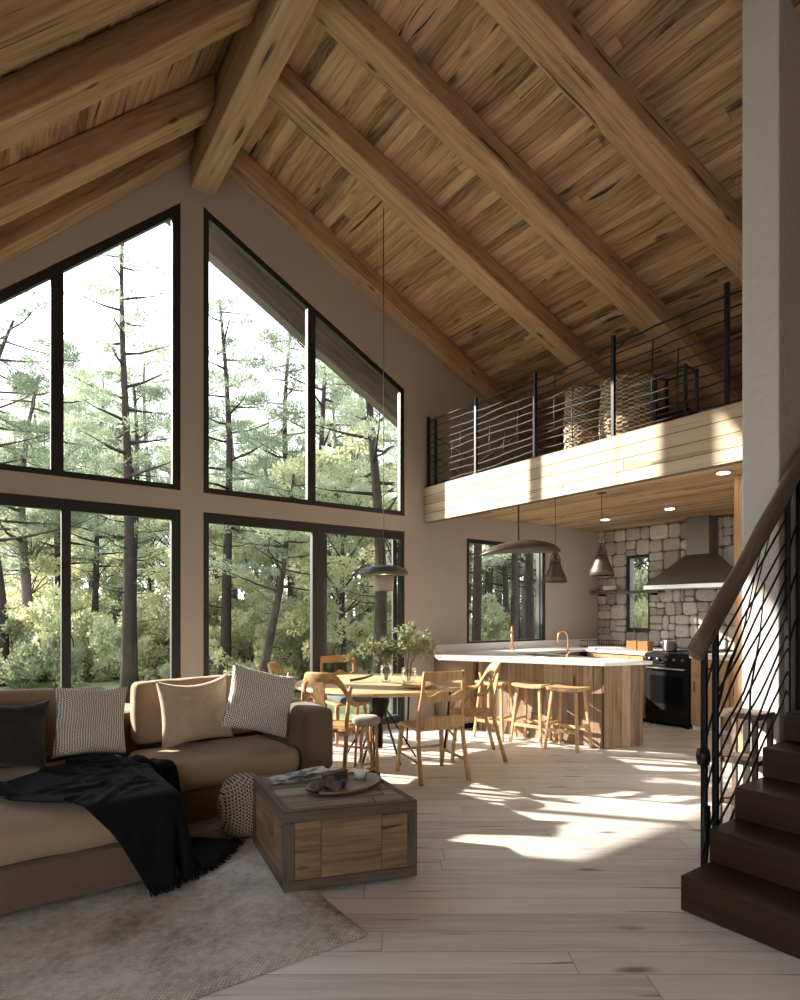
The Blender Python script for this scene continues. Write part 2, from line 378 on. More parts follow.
def wicker_mat():
    m, nt, b = newmat('wicker_rush'); s = sep(nt, coords(nt)); v = coords(nt)
    n = noisetex(nt, v, 6, 3); f = noisetex(nt, v, 40, 3)
    ang = mth(nt, 'ARCTAN2', s[1], s[0]); z = mth(nt, 'ADD', s[2], mth(nt, 'MULTIPLY', n, .04))
    a = mth(nt, 'SINE', mth(nt, 'MULTIPLY', ang, 16)); c = mth(nt, 'SINE', mth(nt, 'ADD', mth(nt, 'MULTIPLY', z, 150), mth(nt, 'MULTIPLY', mth(nt, 'GREATER_THAN', a, 0), PI)))
    h = mth(nt, 'ADD', mth(nt, 'MULTIPLY', c, .6), mth(nt, 'MULTIPLY', f, .9))
    lk(nt, ramp(nt, h, [(-.1 + .1, (.10, .065, .035)), (.35, (.34, .25, .15)), (.9, (.58, .46, .31))]), b.inputs['Base Color'])
    b.inputs['Roughness'].default_value = .8; bump(nt, b, h, .9, .012); return m
M['wicker'] = wicker_mat()
def print_mat():
    m, nt, b = newmat('printed_paper'); s = sep(nt, coords(nt)); v = coords(nt)
    n = noisetex(nt, v, 11, 3, .7); r = mth(nt, 'SINE', mth(nt, 'MULTIPLY', s[1], 420))
    g = mth(nt, 'GREATER_THAN', noisetex(nt, v, 7, 1), .5)
    k = mth(nt, 'ADD', n, mth(nt, 'MULTIPLY', mth(nt, 'MULTIPLY', r, g), .08))
    lk(nt, ramp(nt, k, [(.40, (.06, .058, .06)), (.50, (.36, .34, .33)), (.60, (.62, .60, .57))]), b.inputs['Base Color']); b.inputs['Roughness'].default_value = .8; return m
M['print'] = print_mat()
# ------------------------------------------------------------------ the setting
GY = 6.12                     # inner face of the gable wall
zbR = lambda x: 6.08 - .44 * (x - 2.0)
zbL = lambda x: 5.98 + (x - 1.8)
zpR = lambda x: 6.30 - .44 * (x - 2.0)
zpL = lambda x: 6.26 + (x - 1.8) if x > -.2 else 4.26 + .3 * (x + .2)
XR = 1.8889                   # ridge line
zroof = lambda x: zpL(x) if x < XR else zpR(x)
YB = -2.5; XLW = -3.0; XRW = 8.4

mb = MB().box(XLW - .2, XRW + .2, YB - .2, GY + .2, -.12, 0); m = framed(mb, (0, 0, 0), (.813, -.582, 0), (.582, .813, 0)); o = mb.build('floor', M['floor']); o.matrix_world = m; struct(o)

# gable wall: strips between breakpoints, windows left open
WUL = (.10, 1.70, 2.66, lambda x: 5.50 + .895 * (x - 1.673))       # tall window, steep side
WLL = (-.50, 1.70, .06, lambda x: 2.468)
WUR = (1.925, 4.455, 2.66, lambda x: 5.575 - .522 * (x - 1.94))
WLR = (1.925, 4.455, .06, lambda x: 2.468)
WK = (5.50, 7.10, .985, lambda x: 2.455)
WIN = [WUL, WLL, WUR, WLR, WK]
bx = sorted({XLW - .2, -.2, XR, XRW + .2} | {w[0] for w in WIN} | {w[1] for w in WIN})
mb = MB()
for a, b in zip(bx[:-1], bx[1:]):
    mid = (a + b) / 2
    holes = sorted([w for w in WIN if w[0] - 1e-6 <= a and b <= w[1] + 1e-6], key=lambda w: w[2])
    lo = lambda x: 0.0
    segs = []
    for w in holes:
        segs.append((lo, (lambda x, z=w[2]: z))); lo = w[3]
    top = (lambda x: 6.26 + (x - 1.8)) if -.2 <= mid < XR else (zpR if mid > XR else (lambda x: 4.26 + .3 * (x + .2)))
    segs.append((lo, top))
    for l, h in segs:
        y0, y1 = GY, GY + .12
        mb.hexa([(a, y0, l(a)), (b, y0, l(b)), (b, y1, l(b)), (a, y1, l(a)), (a, y0, h(a)), (b, y0, h(b)), (b, y1, h(b)), (a, y1, h(a))])
o = mb.build('wall_gable', M['wall']); struct(o)

def window_unit(name, w, mull, fw=.07, topfw=None, botfw=None, mw=.07, y0=GY + .012, y1=GY + .072, extra=None):
    """black frame round a four-sided opening, mullions and one pane per light"""
    x0, x1, z0, zt = w
    tf = topfw or fw; bf = botfw or fw
    f = MB(); q = lambda a, b, l0, l1, h0, h1: f.hexa([(a, y0, l0), (b, y0, l1), (b, y1, l1), (a, y1, l0), (a, y0, h0), (b, y0, h1), (b, y1, h1), (a, y1, h0)])
    e = .002
    q(x0 + e, x0 + fw, z0 + e, z0 + e, zt(x0 + e) - e, zt(x0 + fw) - e); q(x1 - fw, x1 - e, z0 + e, z0 + e, zt(x1 - fw) - e, zt(x1 - e) - e)
    q(x0 + fw, x1 - fw, z0 + e, z0 + e, z0 + bf, z0 + bf)
    q(x0 + fw, x1 - fw, zt(x0 + fw) - tf, zt(x1 - fw) - tf, zt(x0 + fw) - e, zt(x1 - fw) - e)
    root = f.build(name, M['blackframe']); struct(root)
    edges = [x0 + fw]
    for m in mull:
        m, wd = m if isinstance(m, tuple) else (m, mw)
        k = MB(); k.hexa([(m - wd / 2, y0, z0 + bf), (m + wd / 2, y0, z0 + bf), (m + wd / 2, y1, z0 + bf), (m - wd / 2, y1, z0 + bf),
                          (m - wd / 2, y0, zt(m - wd / 2) - tf), (m + wd / 2, y0, zt(m + wd / 2) - tf), (m + wd / 2, y1, zt(m + wd / 2) - tf), (m - wd / 2, y1, zt(m - wd / 2) - tf)])
        k.build('mullion', M['blackframe'], root); edges += [m - wd / 2, m + wd / 2]
    edges.append(x1 - fw); ym = (y0 + y1) / 2
    for a, b in zip(edges[0::2], edges[1::2]):
        g = MB(); g.add([(a, ym, z0 + bf), (b, ym, z0 + bf), (b, ym, zt(b) - tf), (a, ym, zt(a) - tf)], [(0, 1, 2, 3)])
        g.build('pane', M['glass'], root, recalc=False)
    return root
window_unit('window_1', WUL, [(.63, .10)], .075, .10, .055)
window_unit('window_2', WLL, [(.70, .075)], .085, .105, .09)
window_unit('window_3', WUR, [(3.155, .10)], .06, .075, .06)
wd = window_unit('window_4', WLR, [(3.24, .15)], .06, .105, .09)
for (x0, x1) in ((3.325, 3.385), (4.325, 4.385)):        # sliding sash stiles and a slim grey track
    MB().box(x0, x1, GY + .073, GY + .105, .16, 2.36).build('sash_stile', M['blackframe'], wd)
wk = window_unit('window_5', WK, [(6.985, .03)], .055, .055, .06)

# eave barge timber outside the glass
p0, p1 = Vector((1.2, 7.2, 6.58)), Vector((5.6, 7.2, 4.19)); mb = MB().bar(p0, p1, .16, .44)
m = framed(mb, p0, p1 - p0); o = mb.build('trim_eave', M['weathered'], bevel=.012); o.matrix_world = m; struct(o)
p0, p1 = Vector((1.2, 6.80, 6.74)), Vector((5.6, 6.80, 4.35)); mb = MB().bar(p0, p1, .92, .03)
m = framed(mb, p0, p1 - p0); o = mb.build('trim_soffit', M['weathered']); o.matrix_world = m; struct(o)

# roof planes (board lining inside, slab above)
def slab(name, x0, x1, zf, mat):
    z0, z1 = zf(x0), zf(x1); d = Vector((x1 - x0, 0, z1 - z0)); p0 = (x0, 0, z0)
    t = .2
    mb = MB().hexa([(x0, YB - .2, z0), (x1, YB - .2, z1), (x1, GY + .2, z1), (x0, GY + .2, z0), (x0, YB - .2, z0 + t), (x1, YB - .2, z1 + t), (x1, GY + .2, z1 + t), (x0, GY + .2, z0 + t)])
    m = framed(mb, p0, d); o = mb.build(name, mat); o.matrix_world = m; struct(o)
slab('ceiling', XR, XRW + .2, zpR, M['roof'])
slab('ceiling_steep', -.2, XR, lambda x: 6.26 + (x - 1.8), M['roof'])
slab('ceiling_low', XLW - .2, -.2, lambda x: 4.26 + .3 * (x + .2), M['roof'])

# rafters and ridge
def rafter(name, x0, x1, y0, y1, zf, zp, w, label, cat='rafter'):
    z = [(x0, y0), (x1, y1)]
    b = [(x, y + s * w / 2, f(x)) for f in (zf, lambda x: zp(x) - .004) for (x, y), s in (((x0, y0), -1), ((x1, y1), -1), ((x1, y1), 1), ((x0, y0), 1))]
    mb = MB().hexa(b); p0 = Vector((x0, y0, zf(x0))); d = Vector((x1 - x0, y1 - y0, zf(x1) - zf(x0)))
    m = framed(mb, p0, d); o = mb.build(name, M['beam'], bevel=.012); o.matrix_world = m
    return tag(o, label, cat, 'roof rafters')
zpL2 = lambda x: 6.26 + (x - 1.8)
RX0 = 2.005
for (f2, sl, w, lab) in ((6.118, 0, .20, 'rough timber rafter flush against the gable wall, on the long slope above the loft'),
                         (5.05, -.092, .24, 'rough timber rafter second from the gable wall, on the long slope above the loft'),
                         (4.17, -.130, .25, 'rough timber rafter third from the gable wall, meeting the loft above the baskets'),
                         (3.23, -.160, .27, 'rough timber rafter fourth from the gable wall, running down to the grey plaster wall'),
                         (2.17, -.160, .25, 'rough timber rafter at the top corner beside the grey plaster wall')):
    xe = 8.38 if f2 > 2.5 else 5.0
    if f2 < 3.5 and f2 > 2.5: xe = 6.9
    if f2 < 2.5: xe = 3.86
    rx = 2.045 - .0215 * (6.115 - f2); rafter('rafter', rx, xe, f2 - w / 2, f2 - w / 2 + sl * (xe - rx), zbR, zpR, w, lab)
for (f2, sl, w, lab) in ((6.118, 0, .26, 'rough timber rafter flush against the gable wall, on the short steep slope'),
                         (5.44, .06, .28, 'rough timber rafter second from the gable wall, on the short steep slope'),
                         (4.56, -.13, .28, 'rough timber rafter third from the gable wall, on the short steep slope'),
                         (3.89, -.16, .28, 'rough timber rafter highest in view on the short steep slope')):
    rafter('rafter', 1.775 - .0215 * (6.115 - f2) - .008, -.195, f2 - w / 2 + sl * 1.5, f2 - w / 2, zbL, zpL2, w, lab)
RS = .0215; kx = RS * 8.6
mb = MB().hexa([(1.785 - kx, -2.49, 5.70), (2.035 - kx, -2.49, 5.70), (2.035, 6.115, 5.70), (1.785, 6.115, 5.70), (1.785 - kx, -2.49, 6.02), (2.035 - kx, -2.49, 6.26), (2.035, 6.115, 6.26), (1.785, 6.115, 6.20)])
m = framed(mb, (1.865, 6.115, 5.7), (0, -1, 0), (1, 0, 0)); o = mb.build('ridge_beam', M['ridge'], bevel=.02); o.matrix_world = m
tag(o, 'massive rough-hewn ridge beam running along the roof peak to the gable wall', 'beam', kind='thing')

# other outer walls
LW = (-2.3, 1.6, .08, 2.95)          # unseen glazed opening added to the low side wall for fill daylight
mb = MB(); mb.box(XLW - .2, XLW, YB, LW[0], 0, 3.42).box(XLW - .2, XLW, LW[1], GY, 0, 3.42).box(XLW - .2, XLW, LW[0], LW[1], 0, LW[2]).box(XLW - .2, XLW, LW[0], LW[1], LW[3], 3.42)
o = mb.build('wall_left', M['wall']); struct(o)
mb = MB(); xa, xb = XLW - .14, XLW - .08; e = .002
mb.box(xa, xb, LW[0] + e, LW[0] + .07, LW[2] + e, LW[3] - e).box(xa, xb, LW[1] - .07, LW[1] - e, LW[2] + e, LW[3] - e).box(xa, xb, LW[0] + .07, LW[1] - .07, LW[2] + e, LW[2] + .08).box(xa, xb, LW[0] + .07, LW[1] - .07, LW[3] - .08, LW[3] - e)
w8 = mb.build('added_fill_window', M['blackframe']); struct(w8)
for y in (-.5,): MB().box(xa, xb, y - .035, y + .035, LW[2] + .08, LW[3] - .08).build('mullion', M['blackframe'], w8)
for a, b in ((LW[0] + .07, -.535), (-.465, LW[1] - .07)): MB().add([(xa + .03, a, LW[2] + .08), (xa + .03, b, LW[2] + .08), (xa + .03, b, LW[3] - .08), (xa + .03, a, LW[3] - .08)], [(0, 1, 2, 3)]).build('pane', M['glass'], w8, recalc=False)
mb = MB()
for a, b in zip((XLW - .2, -.2, XR), (-.2, XR, XRW + .2)):
    mid = (a + b) / 2; top = (lambda x: 4.26 + .3 * (x + .2)) if mid < -.2 else ((lambda x: 6.26 + (x - 1.8)) if mid < XR else zpR)
    mb.hexa([(a, YB - .2, 0), (b, YB - .2, 0), (b, YB, 0), (a, YB, 0), (a, YB - .2, top(a)), (b, YB - .2, top(b)), (b, YB, top(b)), (a, YB, top(a))])
o = mb.build('wall_back', M['wall']); struct(o)
o = MB().box(XRW, XRW + .2, YB, 1.645, 0, zpR(XRW)).build('wall_right', M['wall']); struct(o)
# stone kitchen wall with a tall slot window
SW = (5.20, 5.60, 1.14, 2.33)
mb = MB(); mb.box(XRW, XRW + .2, 2.052, SW[0], 0, 3.47); mb.box(XRW, XRW + .2, SW[1], GY, 0, 3.47)
mb.box(XRW, XRW + .2, SW[0], SW[1], 0, SW[2]); mb.box(XRW, XRW + .2, SW[0], SW[1], SW[3], 3.47)
wst = mb.build('wall_stone', M['mortar']); struct(wst)
def stones():
    rng = random.Random(12); cells = []
    def cut(y0, y1, z0, z1, dep):
        w, h = y1 - y0, z1 - z0
        big = rng.uniform(.17, .36)
        if (w < big and h < big * .85) or dep > 12: cells.append((y0, y1, z0, z1)); return
        if w / h > rng.uniform(.75, 1.5):
            t = y0 + w * rng.uniform(.34, .66); cut(y0, t, z0, z1, dep + 1); cut(t, y1, z0, z1, dep + 1)
        else:
            t = z0 + h * rng.uniform(.36, .64); cut(y0, y1, z0, t, dep + 1); cut(y0, y1, t, z1, dep + 1)
    for (a, b, c, d) in ((2.06, SW[0], .93, 2.755), (SW[0], SW[1], .93, SW[2]), (SW[0], SW[1], SW[3], 2.755), (SW[1], GY - .005, .93, 2.755)): cut(a, b, c, d, 0)
    mb = MB()
    for (y0, y1, z0, z1) in cells:
        w, h = y1 - y0, z1 - z0; cy, cz = (y0 + y1) / 2, (z0 + z1) / 2; g = rng.uniform(.001, .004); rd = rng.choice((3.4, 5, 7, 10, 12)); ph = rng.uniform(0, 9); tw = rng.uniform(-.05, .05)
        n = 20; dep = rng.uniform(.025, .055); rings = []
        for (s_, x_) in ((1.0, 0.0), (1.0, dep * .55), (.955, dep * .86), (.86, dep), (.45, dep * 1.08)):
            r_ = []
            for i in range(n):
                a = 2 * PI * i / n; c, s = math.cos(a), math.sin(a); q = (abs(c) ** rd + abs(s) ** rd) ** (-1 / rd)
                q *= 1 + .05 * noise.noise(Vector((c * 1.6 + ph, s * 1.6, ph)))
                u, v = c * q * (w / 2 - g) * s_, s * q * (h / 2 - g) * s_
                u, v = u - v * tw, v + u * tw
                u = max(-w / 2 + .002, min(w / 2 - .002, u)); v = max(-h / 2 + .002, min(h / 2 - .002, v))
                r_.append((XRW - .0008 - x_ - (.006 * noise.noise(Vector((u * 9, v * 9, ph))) if x_ > 0 else 0), cy + u, cz + v))
            rings.append(r_)
        b = len(mb.v)
        for r_ in rings: mb.v.extend(r_)
        for k in range(len(rings) - 1):
            for i in range(n): mb.f.append((b + k * n + i, b + k * n + (i + 1) % n, b + (k + 1) * n + (i + 1) % n, b + (k + 1) * n + i))
        mb.f.append(tuple(b + (len(rings) - 1) * n + i for i in range(n))); mb.f.append(tuple(b + i for i in reversed(range(n))))
    return mb
stones().build('stone_facing', M['stone'], wst, True)
f = MB(); y0, y1, z0, z1 = SW; xa, xb = XRW + .005, XRW + .09
for q in ((y0 + .002, y0 + .04, z0 + .002, z1 - .002), (y1 - .05, y1 - .002, z0 + .002, z1 - .002)): f.box(xa, xb, q[0], q[1], q[2], q[3])
f.box(xa, xb, y0 + .04, y1 - .05, z0 + .002, z0 + .06); f.box(xa, xb, y0 + .04, y1 - .05, z1 - .04, z1 - .002)
w6 = f.build('window_6', M['blackframe']); struct(w6)
MB().add([(xa + .04, y0 + .04, z0 + .06), (xa + .04, y1 - .05, z0 + .06), (xa + .04, y1 - .05, z1 - .04), (xa + .04, y0 + .04, z1 - .04)], [(0, 1, 2, 3)]).build('pane', M['glass'], w6, recalc=False)

# plaster wall block beside the stair
mb = MB(); poly = [(4.05, 1.645), (XRW, 1.645), (XRW, 2.052), (4.50, 2.052), (4.05, 1.862)]; n = 5
mb.add([(x, y, 0) for x, y in poly] + [(x, y, zpR(x)) for x, y in poly], [tuple(reversed(range(n))), tuple(range(n, 2 * n))] + [(i, (i + 1) % n, n + (i + 1) % n, n + i) for i in range(n)])
o = mb.build('wall_stair', M['wallgrey'], bevel=.01); struct(o)

# loft: slab, board ceiling beneath, sunlit edge boards
LX = 4.76; LY0 = 2.054
o = MB().box(LX + .09, XRW - .002, LY0, GY - .002, 2.78, 3.03).build('floor_loft', M['loftceil']); struct(o)
o = MB().box(LX + .09, XRW - .003, LY0, GY - .003, 2.76, 2.779).build('ceiling_loft', M['loftceil']); struct(o)
o = MB().box(LX, LX + .088, LY0, GY - .003, 2.60, 3.055).build('trim_loft_edge', M['fascia'], bevel=.004); struct(o)
o = MB().box(5.94, 6.07, 2.68, 2.81, 0, 2.758).build('timber_post', M['cabinet'], bevel=.01)
tag(o, 'slim upright timber post holding up the loft beside the kitchen', 'post', kind='structure')
# ------------------------------------------------------------------ soft shapes
def softbox(x0, x1, y0, y1, z0, z1, r=.06, n=14, puff=0.0, wr=.006, seed=0, lean=0):
    """upholstered block: rounded edges, crowned top, faint wrinkles"""
    c = Vector(((x0 + x1) / 2, (y0 + y1) / 2, (z0 + z1) / 2)); h = Vector(((x1 - x0) / 2, (y1 - y0) / 2, (z1 - z0) / 2))
    bm = bmesh.new(); bmesh.ops.create_cube(bm, size=2); bmesh.ops.subdivide_edges(bm, edges=bm.edges, cuts=n, use_grid_fill=True)
    def warp(t):                                 # more samples near the edges
        return math.copysign(1 - (1 - abs(t)) ** 1.35, t)
    for v in bm.verts:
        u = Vector([warp(t) for t in v.co]); p = Vector((u.x * h.x, u.y * h.y, u.z * h.z))
        q = Vector([max(-(a - r), min(a - r, b)) for a, b in zip(h, p)])
        d = p - q
        if d.length > 1e-9: p = q + d.normalized() * min(r, d.length if d.length < r else r)
        if u.z > 0: p.z += puff * u.z * (1 - u.x ** 2) * (1 - u.y ** 2)
        w = noise.noise((p + c) * 5 + Vector((seed, 0, 0))) * wr + noise.noise((p + c) * 13 + Vector((0, seed, 0))) * wr * .5
        p += d.normalized() * w if d.length > 1e-9 else Vector((0, 0, w))
        p.y += lean * (p.z + h.z)
        v.co = c + p
    m = MB(); bm.verts.index_update(); m.add([v.co[:] for v in bm.verts], [tuple(v.index for v in f.verts) for f in bm.faces]); bm.free()
    return m
def pillow(w, h, t, seed=0, n=26, sag=.0):
    m = MB()
    def pt(u, v, s):
        x = u * w / 2 * (1 - .09 * (1 - v * v) * abs(u) ** 2); y = v * h / 2 * (1 - .09 * (1 - u * u) * abs(v) ** 2)
        z = t / 2 * max(0, (1 - u ** 4) * (1 - v ** 4)) ** .55
        e = (1 - u ** 6) * (1 - v ** 6)
        z *= 1 + .25 * noise.noise(Vector((u * 2 + seed, v * 2, seed)))
        z += .012 * e * noise.noise(Vector((u * 5 + seed, v * 5, s)))
        y -= sag * (1 - abs(v)) * 0
        y -= sag * max(0, v) * (1 - u * u) * h
        return Vector((x, y, s * z + .03 * noise.noise(Vector((u * 1.2, v * 1.2, seed + 5)))))
    for s in (1, -1):
        m.grid([[pt(-1 + 2 * i / n, -1 + 2 * j / n, s) for j in range(n + 1)] for i in range(n + 1)])
    return m
def place_pillow(name, label, mat, loc, face, tilt, roll, w, h, t, seed, sag=0):
    """face: heading of the pillow's front (deg about z, 0 = towards -Y); tilt: lean back"""
    o = pillow(w, h, t, seed, sag=sag).build(name, mat, smooth=True)
    bm = bmesh.new(); bm.from_mesh(o.data); bmesh.ops.remove_doubles(bm, verts=bm.verts, dist=1e-4); bmesh.ops.recalc_face_normals(bm, faces=bm.faces); bm.to_mesh(o.data); bm.free()
    o.rotation_mode = 'XYZ'
    o.matrix_world = Matrix.Translation(loc) @ Matrix.Rotation(R(face), 4, 'Z') @ Matrix.Rotation(R(90 - tilt), 4, 'X') @ Matrix.Rotation(R(roll), 4, 'Z')
    return tag(o, label, 'pillow', 'scatter pillows on the sofa')

# ------------------------------------------------------------------ sofa
sofa = thing('sofa', 'tan linen L-shaped corner sofa with a deep chaise, standing before the gable windows', 'sofa', (0, 0, 0))
FC = 3.30
mb = softbox(-1.2, .90, FC, 4.95, .05, .265, .025, 10, 0, .003, 1); mb.build('chaise_base', M['tanshade'], sofa, True)
softbox(.905, 2.21, 4.02, 4.95, .05, .265, .025, 8, 0, .003, 2).build('sofa_base', M['tanshade'], sofa, True)
softbox(-.35, .895, FC - .01, 4.66, .268, .45, .07, 16, .025, .008, 3).build('seat_cushion', M['tan'], sofa, True)
softbox(-1.2, -.355, FC - .01, 4.66, .268, .45, .07, 10, .025, .008, 4).build('seat_cushion', M['tan'], sofa, True)
softbox(.91, 1.98, 3.99, 4.70, .268, .45, .065, 16, .03, .008, 5).build('seat_cushion', M['tan'], sofa, True)
softbox(-1.2, 2.22, 4.80, 4.96, .27, .70, .035, 14, 0, .004, 6).build('back_frame', M['tanshade'], sofa, True)
softbox(1.985, 2.225, 3.94, 4.79, .27, .73, .05, 12, .012, .004, 7).build('arm', M['tanshade'], sofa, True)
softbox(-.40, .80, 4.60, 4.78, .48, .915, .055, 14, .02, .012, 8, .04).build('back_cushion', M['tan'], sofa, True)
softbox(.96, 1.98, 4.60, 4.78, .485, .935, .05, 16, .015, .014, 9, .04).build('back_cushion', M['tan'], sofa, True)
for (x, y) in ((.04, 3.36), (.83, 3.36), (.98, 4.06), (2.1, 4.06), (2.1, 4.88), (-1.1, 3.36), (-1.1, 4.88)):
    MB().box(x - .03, x + .03, y - .03, y + .03, .0175 if y < 3.9 else .001, .055).build('leg', M['black'], sofa)

place_pillow('scatter_pillow', 'plain dark charcoal pillow slumped behind the throw on the chaise', M['charcoal'], (.15, 4.33, .725), 14, 26, -10, .52, .45, .15, 1, .10)
place_pillow('scatter_pillow', 'black-and-white woven pillow on the chaise side, beside the charcoal pillow', M['weave'], (.655, 4.46, .722), 8, 12, -5, .46, .46, .13, 2)
place_pillow('scatter_pillow', 'plain beige linen pillow with pointed corners, upright in the middle of the sofa back', M['beige'], (1.34, 4.44, .735), 3, 11, 2, .53, .48, .13, 3, .08)
place_pillow('scatter_pillow', 'black-and-white woven pillow tipped on a corner against the sofa arm', M['weave'], (1.76, 4.25, .785), -6, 14, -15, .51, .48, .12, 4)

# ------------------------------------------------------------------ throw: a small cloth simulation over the chaise
def cloth_throw():
    nu, nv, L = 46, 62, .0235
    ax = Vector((1, -1.05, 0)).normalized(); sd = Vector((1.05, 1, 0)).normalized()
    org = Vector((.19, 4.00, 0))
    P = np.zeros((nv, nu, 3))
    for i in range(nv):
        for j in range(nu):
            a = (i * L) * .86; b = ((j - nu / 2) * L) * .86 + .20
            p = org + ax * (a + .035 * noise.noise(Vector((a * 5, b * 5, 8)))) + sd * (b + .05 * noise.noise(Vector((a * 4, b * 6, 5))))
            z = .62 + .07 * noise.noise(Vector((a * 4, b * 4, 1))) + .09 * noise.noise(Vector((a * 10, b * 8, 3)))
            if a < .7: z += .05 * math.sin(b * 24 + a * 9 + 2 * noise.noise(Vector((a * 3, b * 3, 6))))
            P[i, j] = (p.x, p.y, z)
    V = np.zeros_like(P)
    boxes = [((-1.2, FC - .02, 0), (.912, 4.66, .484), .04), ((.90, 3.97, 0), (1.985, 4.8, .486), .04)]
    th = .014; FLZ = .036
    def collide(P, Q):
        z = P[..., 2]; low = z < FLZ; P[..., 2] = np.where(low, FLZ, z)
        k = low[..., None]; P[..., :2] = np.where(k, Q[..., :2] + .15 * (P[..., :2] - Q[..., :2]), P[..., :2])
        for lo, hi, r in boxes:
            lo, hi = np.array(lo), np.array(hi); c = (lo + hi) / 2; h = (hi - lo) / 2 - r
            d = P - c; q = np.clip(d, -h, h); e = d - q; ln = np.linalg.norm(e, axis=-1)
            out = ln > 1e-9; pen = out & (ln < r + th)
            n = e / np.maximum(ln, 1e-9)[..., None]
            New = c + q + n * (r + th)
            inside = ~out
            up = P.copy(); up[..., 2] = hi[2] + th
            N2 = np.where(pen[..., None], New, np.where(inside[..., None], up, P))
            t = pen | inside
            mv = N2 - Q; nn = np.where(pen[..., None], n, np.array((0, 0, 1.0)))
            tn = (mv * nn).sum(-1, keepdims=True) * nn; tang = mv - tn
            P = np.where(t[..., None], Q + tn + tang * .12, P)
        return P
    def con(P, a, b, rest, k):
        d = P[b] - P[a]; ln = np.linalg.norm(d, axis=-1, keepdims=True); c = d * (k * .5 * (ln - rest) / np.maximum(ln, 1e-9))
        P[a] += c; P[b] -= c
    S = slice
    sets = []
    for o in (0, 1):
        m = (nv - o) // 2 * 2; sets.append(((S(o, o + m, 2), S(None)), (S(o + 1, o + m, 2), S(None)), L, 1.0))
        m = (nu - o) // 2 * 2; sets.append(((S(None), S(o, o + m, 2)), (S(None), S(o + 1, o + m, 2)), L, 1.0))
        m = (nv - o) // 2 * 2
        sets.append(((S(o, o + m, 2), S(0, nu - 1)), (S(o + 1, o + m, 2), S(1, nu)), L * 1.414, .5))
        sets.append(((S(o, o + m, 2), S(1, nu)), (S(o + 1, o + m, 2), S(0, nu - 1)), L * 1.414, .5))
    for o in (0, 1, 2, 3):
        m = (nv - o) // 4 * 4
        if m: sets.append(((S(o, o + m - 2, 4), S(None)), (S(o + 2, o + m, 4), S(None)), 2 * L, .10))
        m = (nu - o) // 4 * 4
        if m: sets.append(((S(None), S(o, o + m - 2, 4)), (S(None), S(o + 2, o + m, 4)), 2 * L, .10))
    dt = 1 / 50
    for it in range(120):
        Q = P.copy(); V *= .97; V[..., 2] -= 9.8 * dt; P = P + V * dt
        for _ in range(9):
            for a, b, r, k in sets:
                if P[a].shape == P[b].shape: con(P, a, b, r, k)
            P = collide(P, Q)
        V = (P - Q) / dt
        sp = np.linalg.norm(V, axis=-1, keepdims=True); V = V * np.minimum(1, 2.5 / np.maximum(sp, 1e-6))
    return P
TP = cloth_throw()
mb = MB().grid([[tuple(p) for p in row] for row in TP])
throw = mb.build('throw_blanket', M['throw'], smooth=True, sub=1, solid=.008, recalc=False)
tag(throw, 'crumpled black wool throw with a fringed end, draped over the corner of the chaise', 'throw')
mb = MB(); rng = random.Random(3)
hem = [Vector(p) for p in TP[-1]]; inn = [Vector(p) for p in TP[-3]]
for j in range(len(hem) - 1):
    for q in (0, .34, .67):
        p = hem[j].lerp(hem[j + 1], q); d = (p - inn[j].lerp(inn[j + 1], q)).normalized()
        ln = rng.uniform(.05, .10); pts = [p - d * .004]; dd = d.copy()
        for s in range(4):
            dd = (dd + Vector((rng.uniform(-.35, .35), rng.uniform(-.35, .35), -.5))).normalized()
            n2 = pts[-1] + dd * ln / 4
            if n2.z < .025: n2.z = .025; 
            pts.append(n2)
        mb.tube(pts, [.004, .0045, .004, .003, .0015], 5)
mb.build('fringe', M['fringe'], throw, smooth=True)
tag(bpy.data.objects['fringe'], 'brown-black knotted fringe')

# ------------------------------------------------------------------ rug
def rug():
    x0, x1, y0, y1 = -1.4, 1.455, 2.27, 3.95; n, m = 90, 60; mb = MB()
    P = []
    for i in range(n + 1):
        row = []
        for j in range(m + 1):
            u, v = i / n, j / m; x = x0 + (x1 - x0) * u; y = y0 + (y1 - y0) * v
            x += .006 * noise.noise(Vector((y * 6, 0, 3))) * (1 if i in (0, n) else .4); y += .02 * (u - .5) * 0 + .006 * noise.noise(Vector((x * 6, 5, 0))) * (1 if j in (0, m) else .4)
            e = min(min(i, n - i), min(j, m - j)); z = .013 if e > 0 else .003
            row.append((x, y, z + (.0022 * noise.noise(Vector((x * 22, y * 22, 0))) if e else 0)))
        P.append(row)
    return mb.grid(P)
o = rug().build('area_rug', M['rug'], smooth=True, recalc=False)
tag(o, 'worn grey and cream woven area rug lying under the sofa and crate table', 'rug')

# ------------------------------------------------------------------ crate coffee table (slightly out of square)
FL = Vector((1.30, 2.83, .0165)); U = Vector((.945, -.326, 0)); W = Vector((.175, .985, 0)); CW, CD, CH = .715, .755, .405
cr = lambda p: FL + U * p.x + W * p.y + Vector((0, 0, p.z))
crate = thing('crate_table', 'reclaimed timber crate used as a low coffee table, at the edge of the rug', 'coffee table', tuple(FL))
M['crate'] = planks('crate_boards', ((.06, .036, .021), (.13, .082, .05), (.22, .15, .10)), 'X', 'Z', .13, .9, .7, .03, .3, .6, .9, 1.0)
M['cratetop'] = planks('crate_top_boards', ((.085, .06, .042), (.20, .145, .105), (.32, .25, .19)), 'X', 'Y', .14, 1.4, .65, .03, .3, .4, .8, .7)
M['cratepanel'] = wood('crate_panel_boards', ((.06, .034, .019), (.18, .107, .06), (.30, .195, .117)), 'X', .7, 1.6, .5, .8)
M['crateframe'] = wood('crate_battens', ((.045, .034, .026), (.09, .07, .053), (.15, .12, .095)), 'X', .7, 2.0, .2, .6)
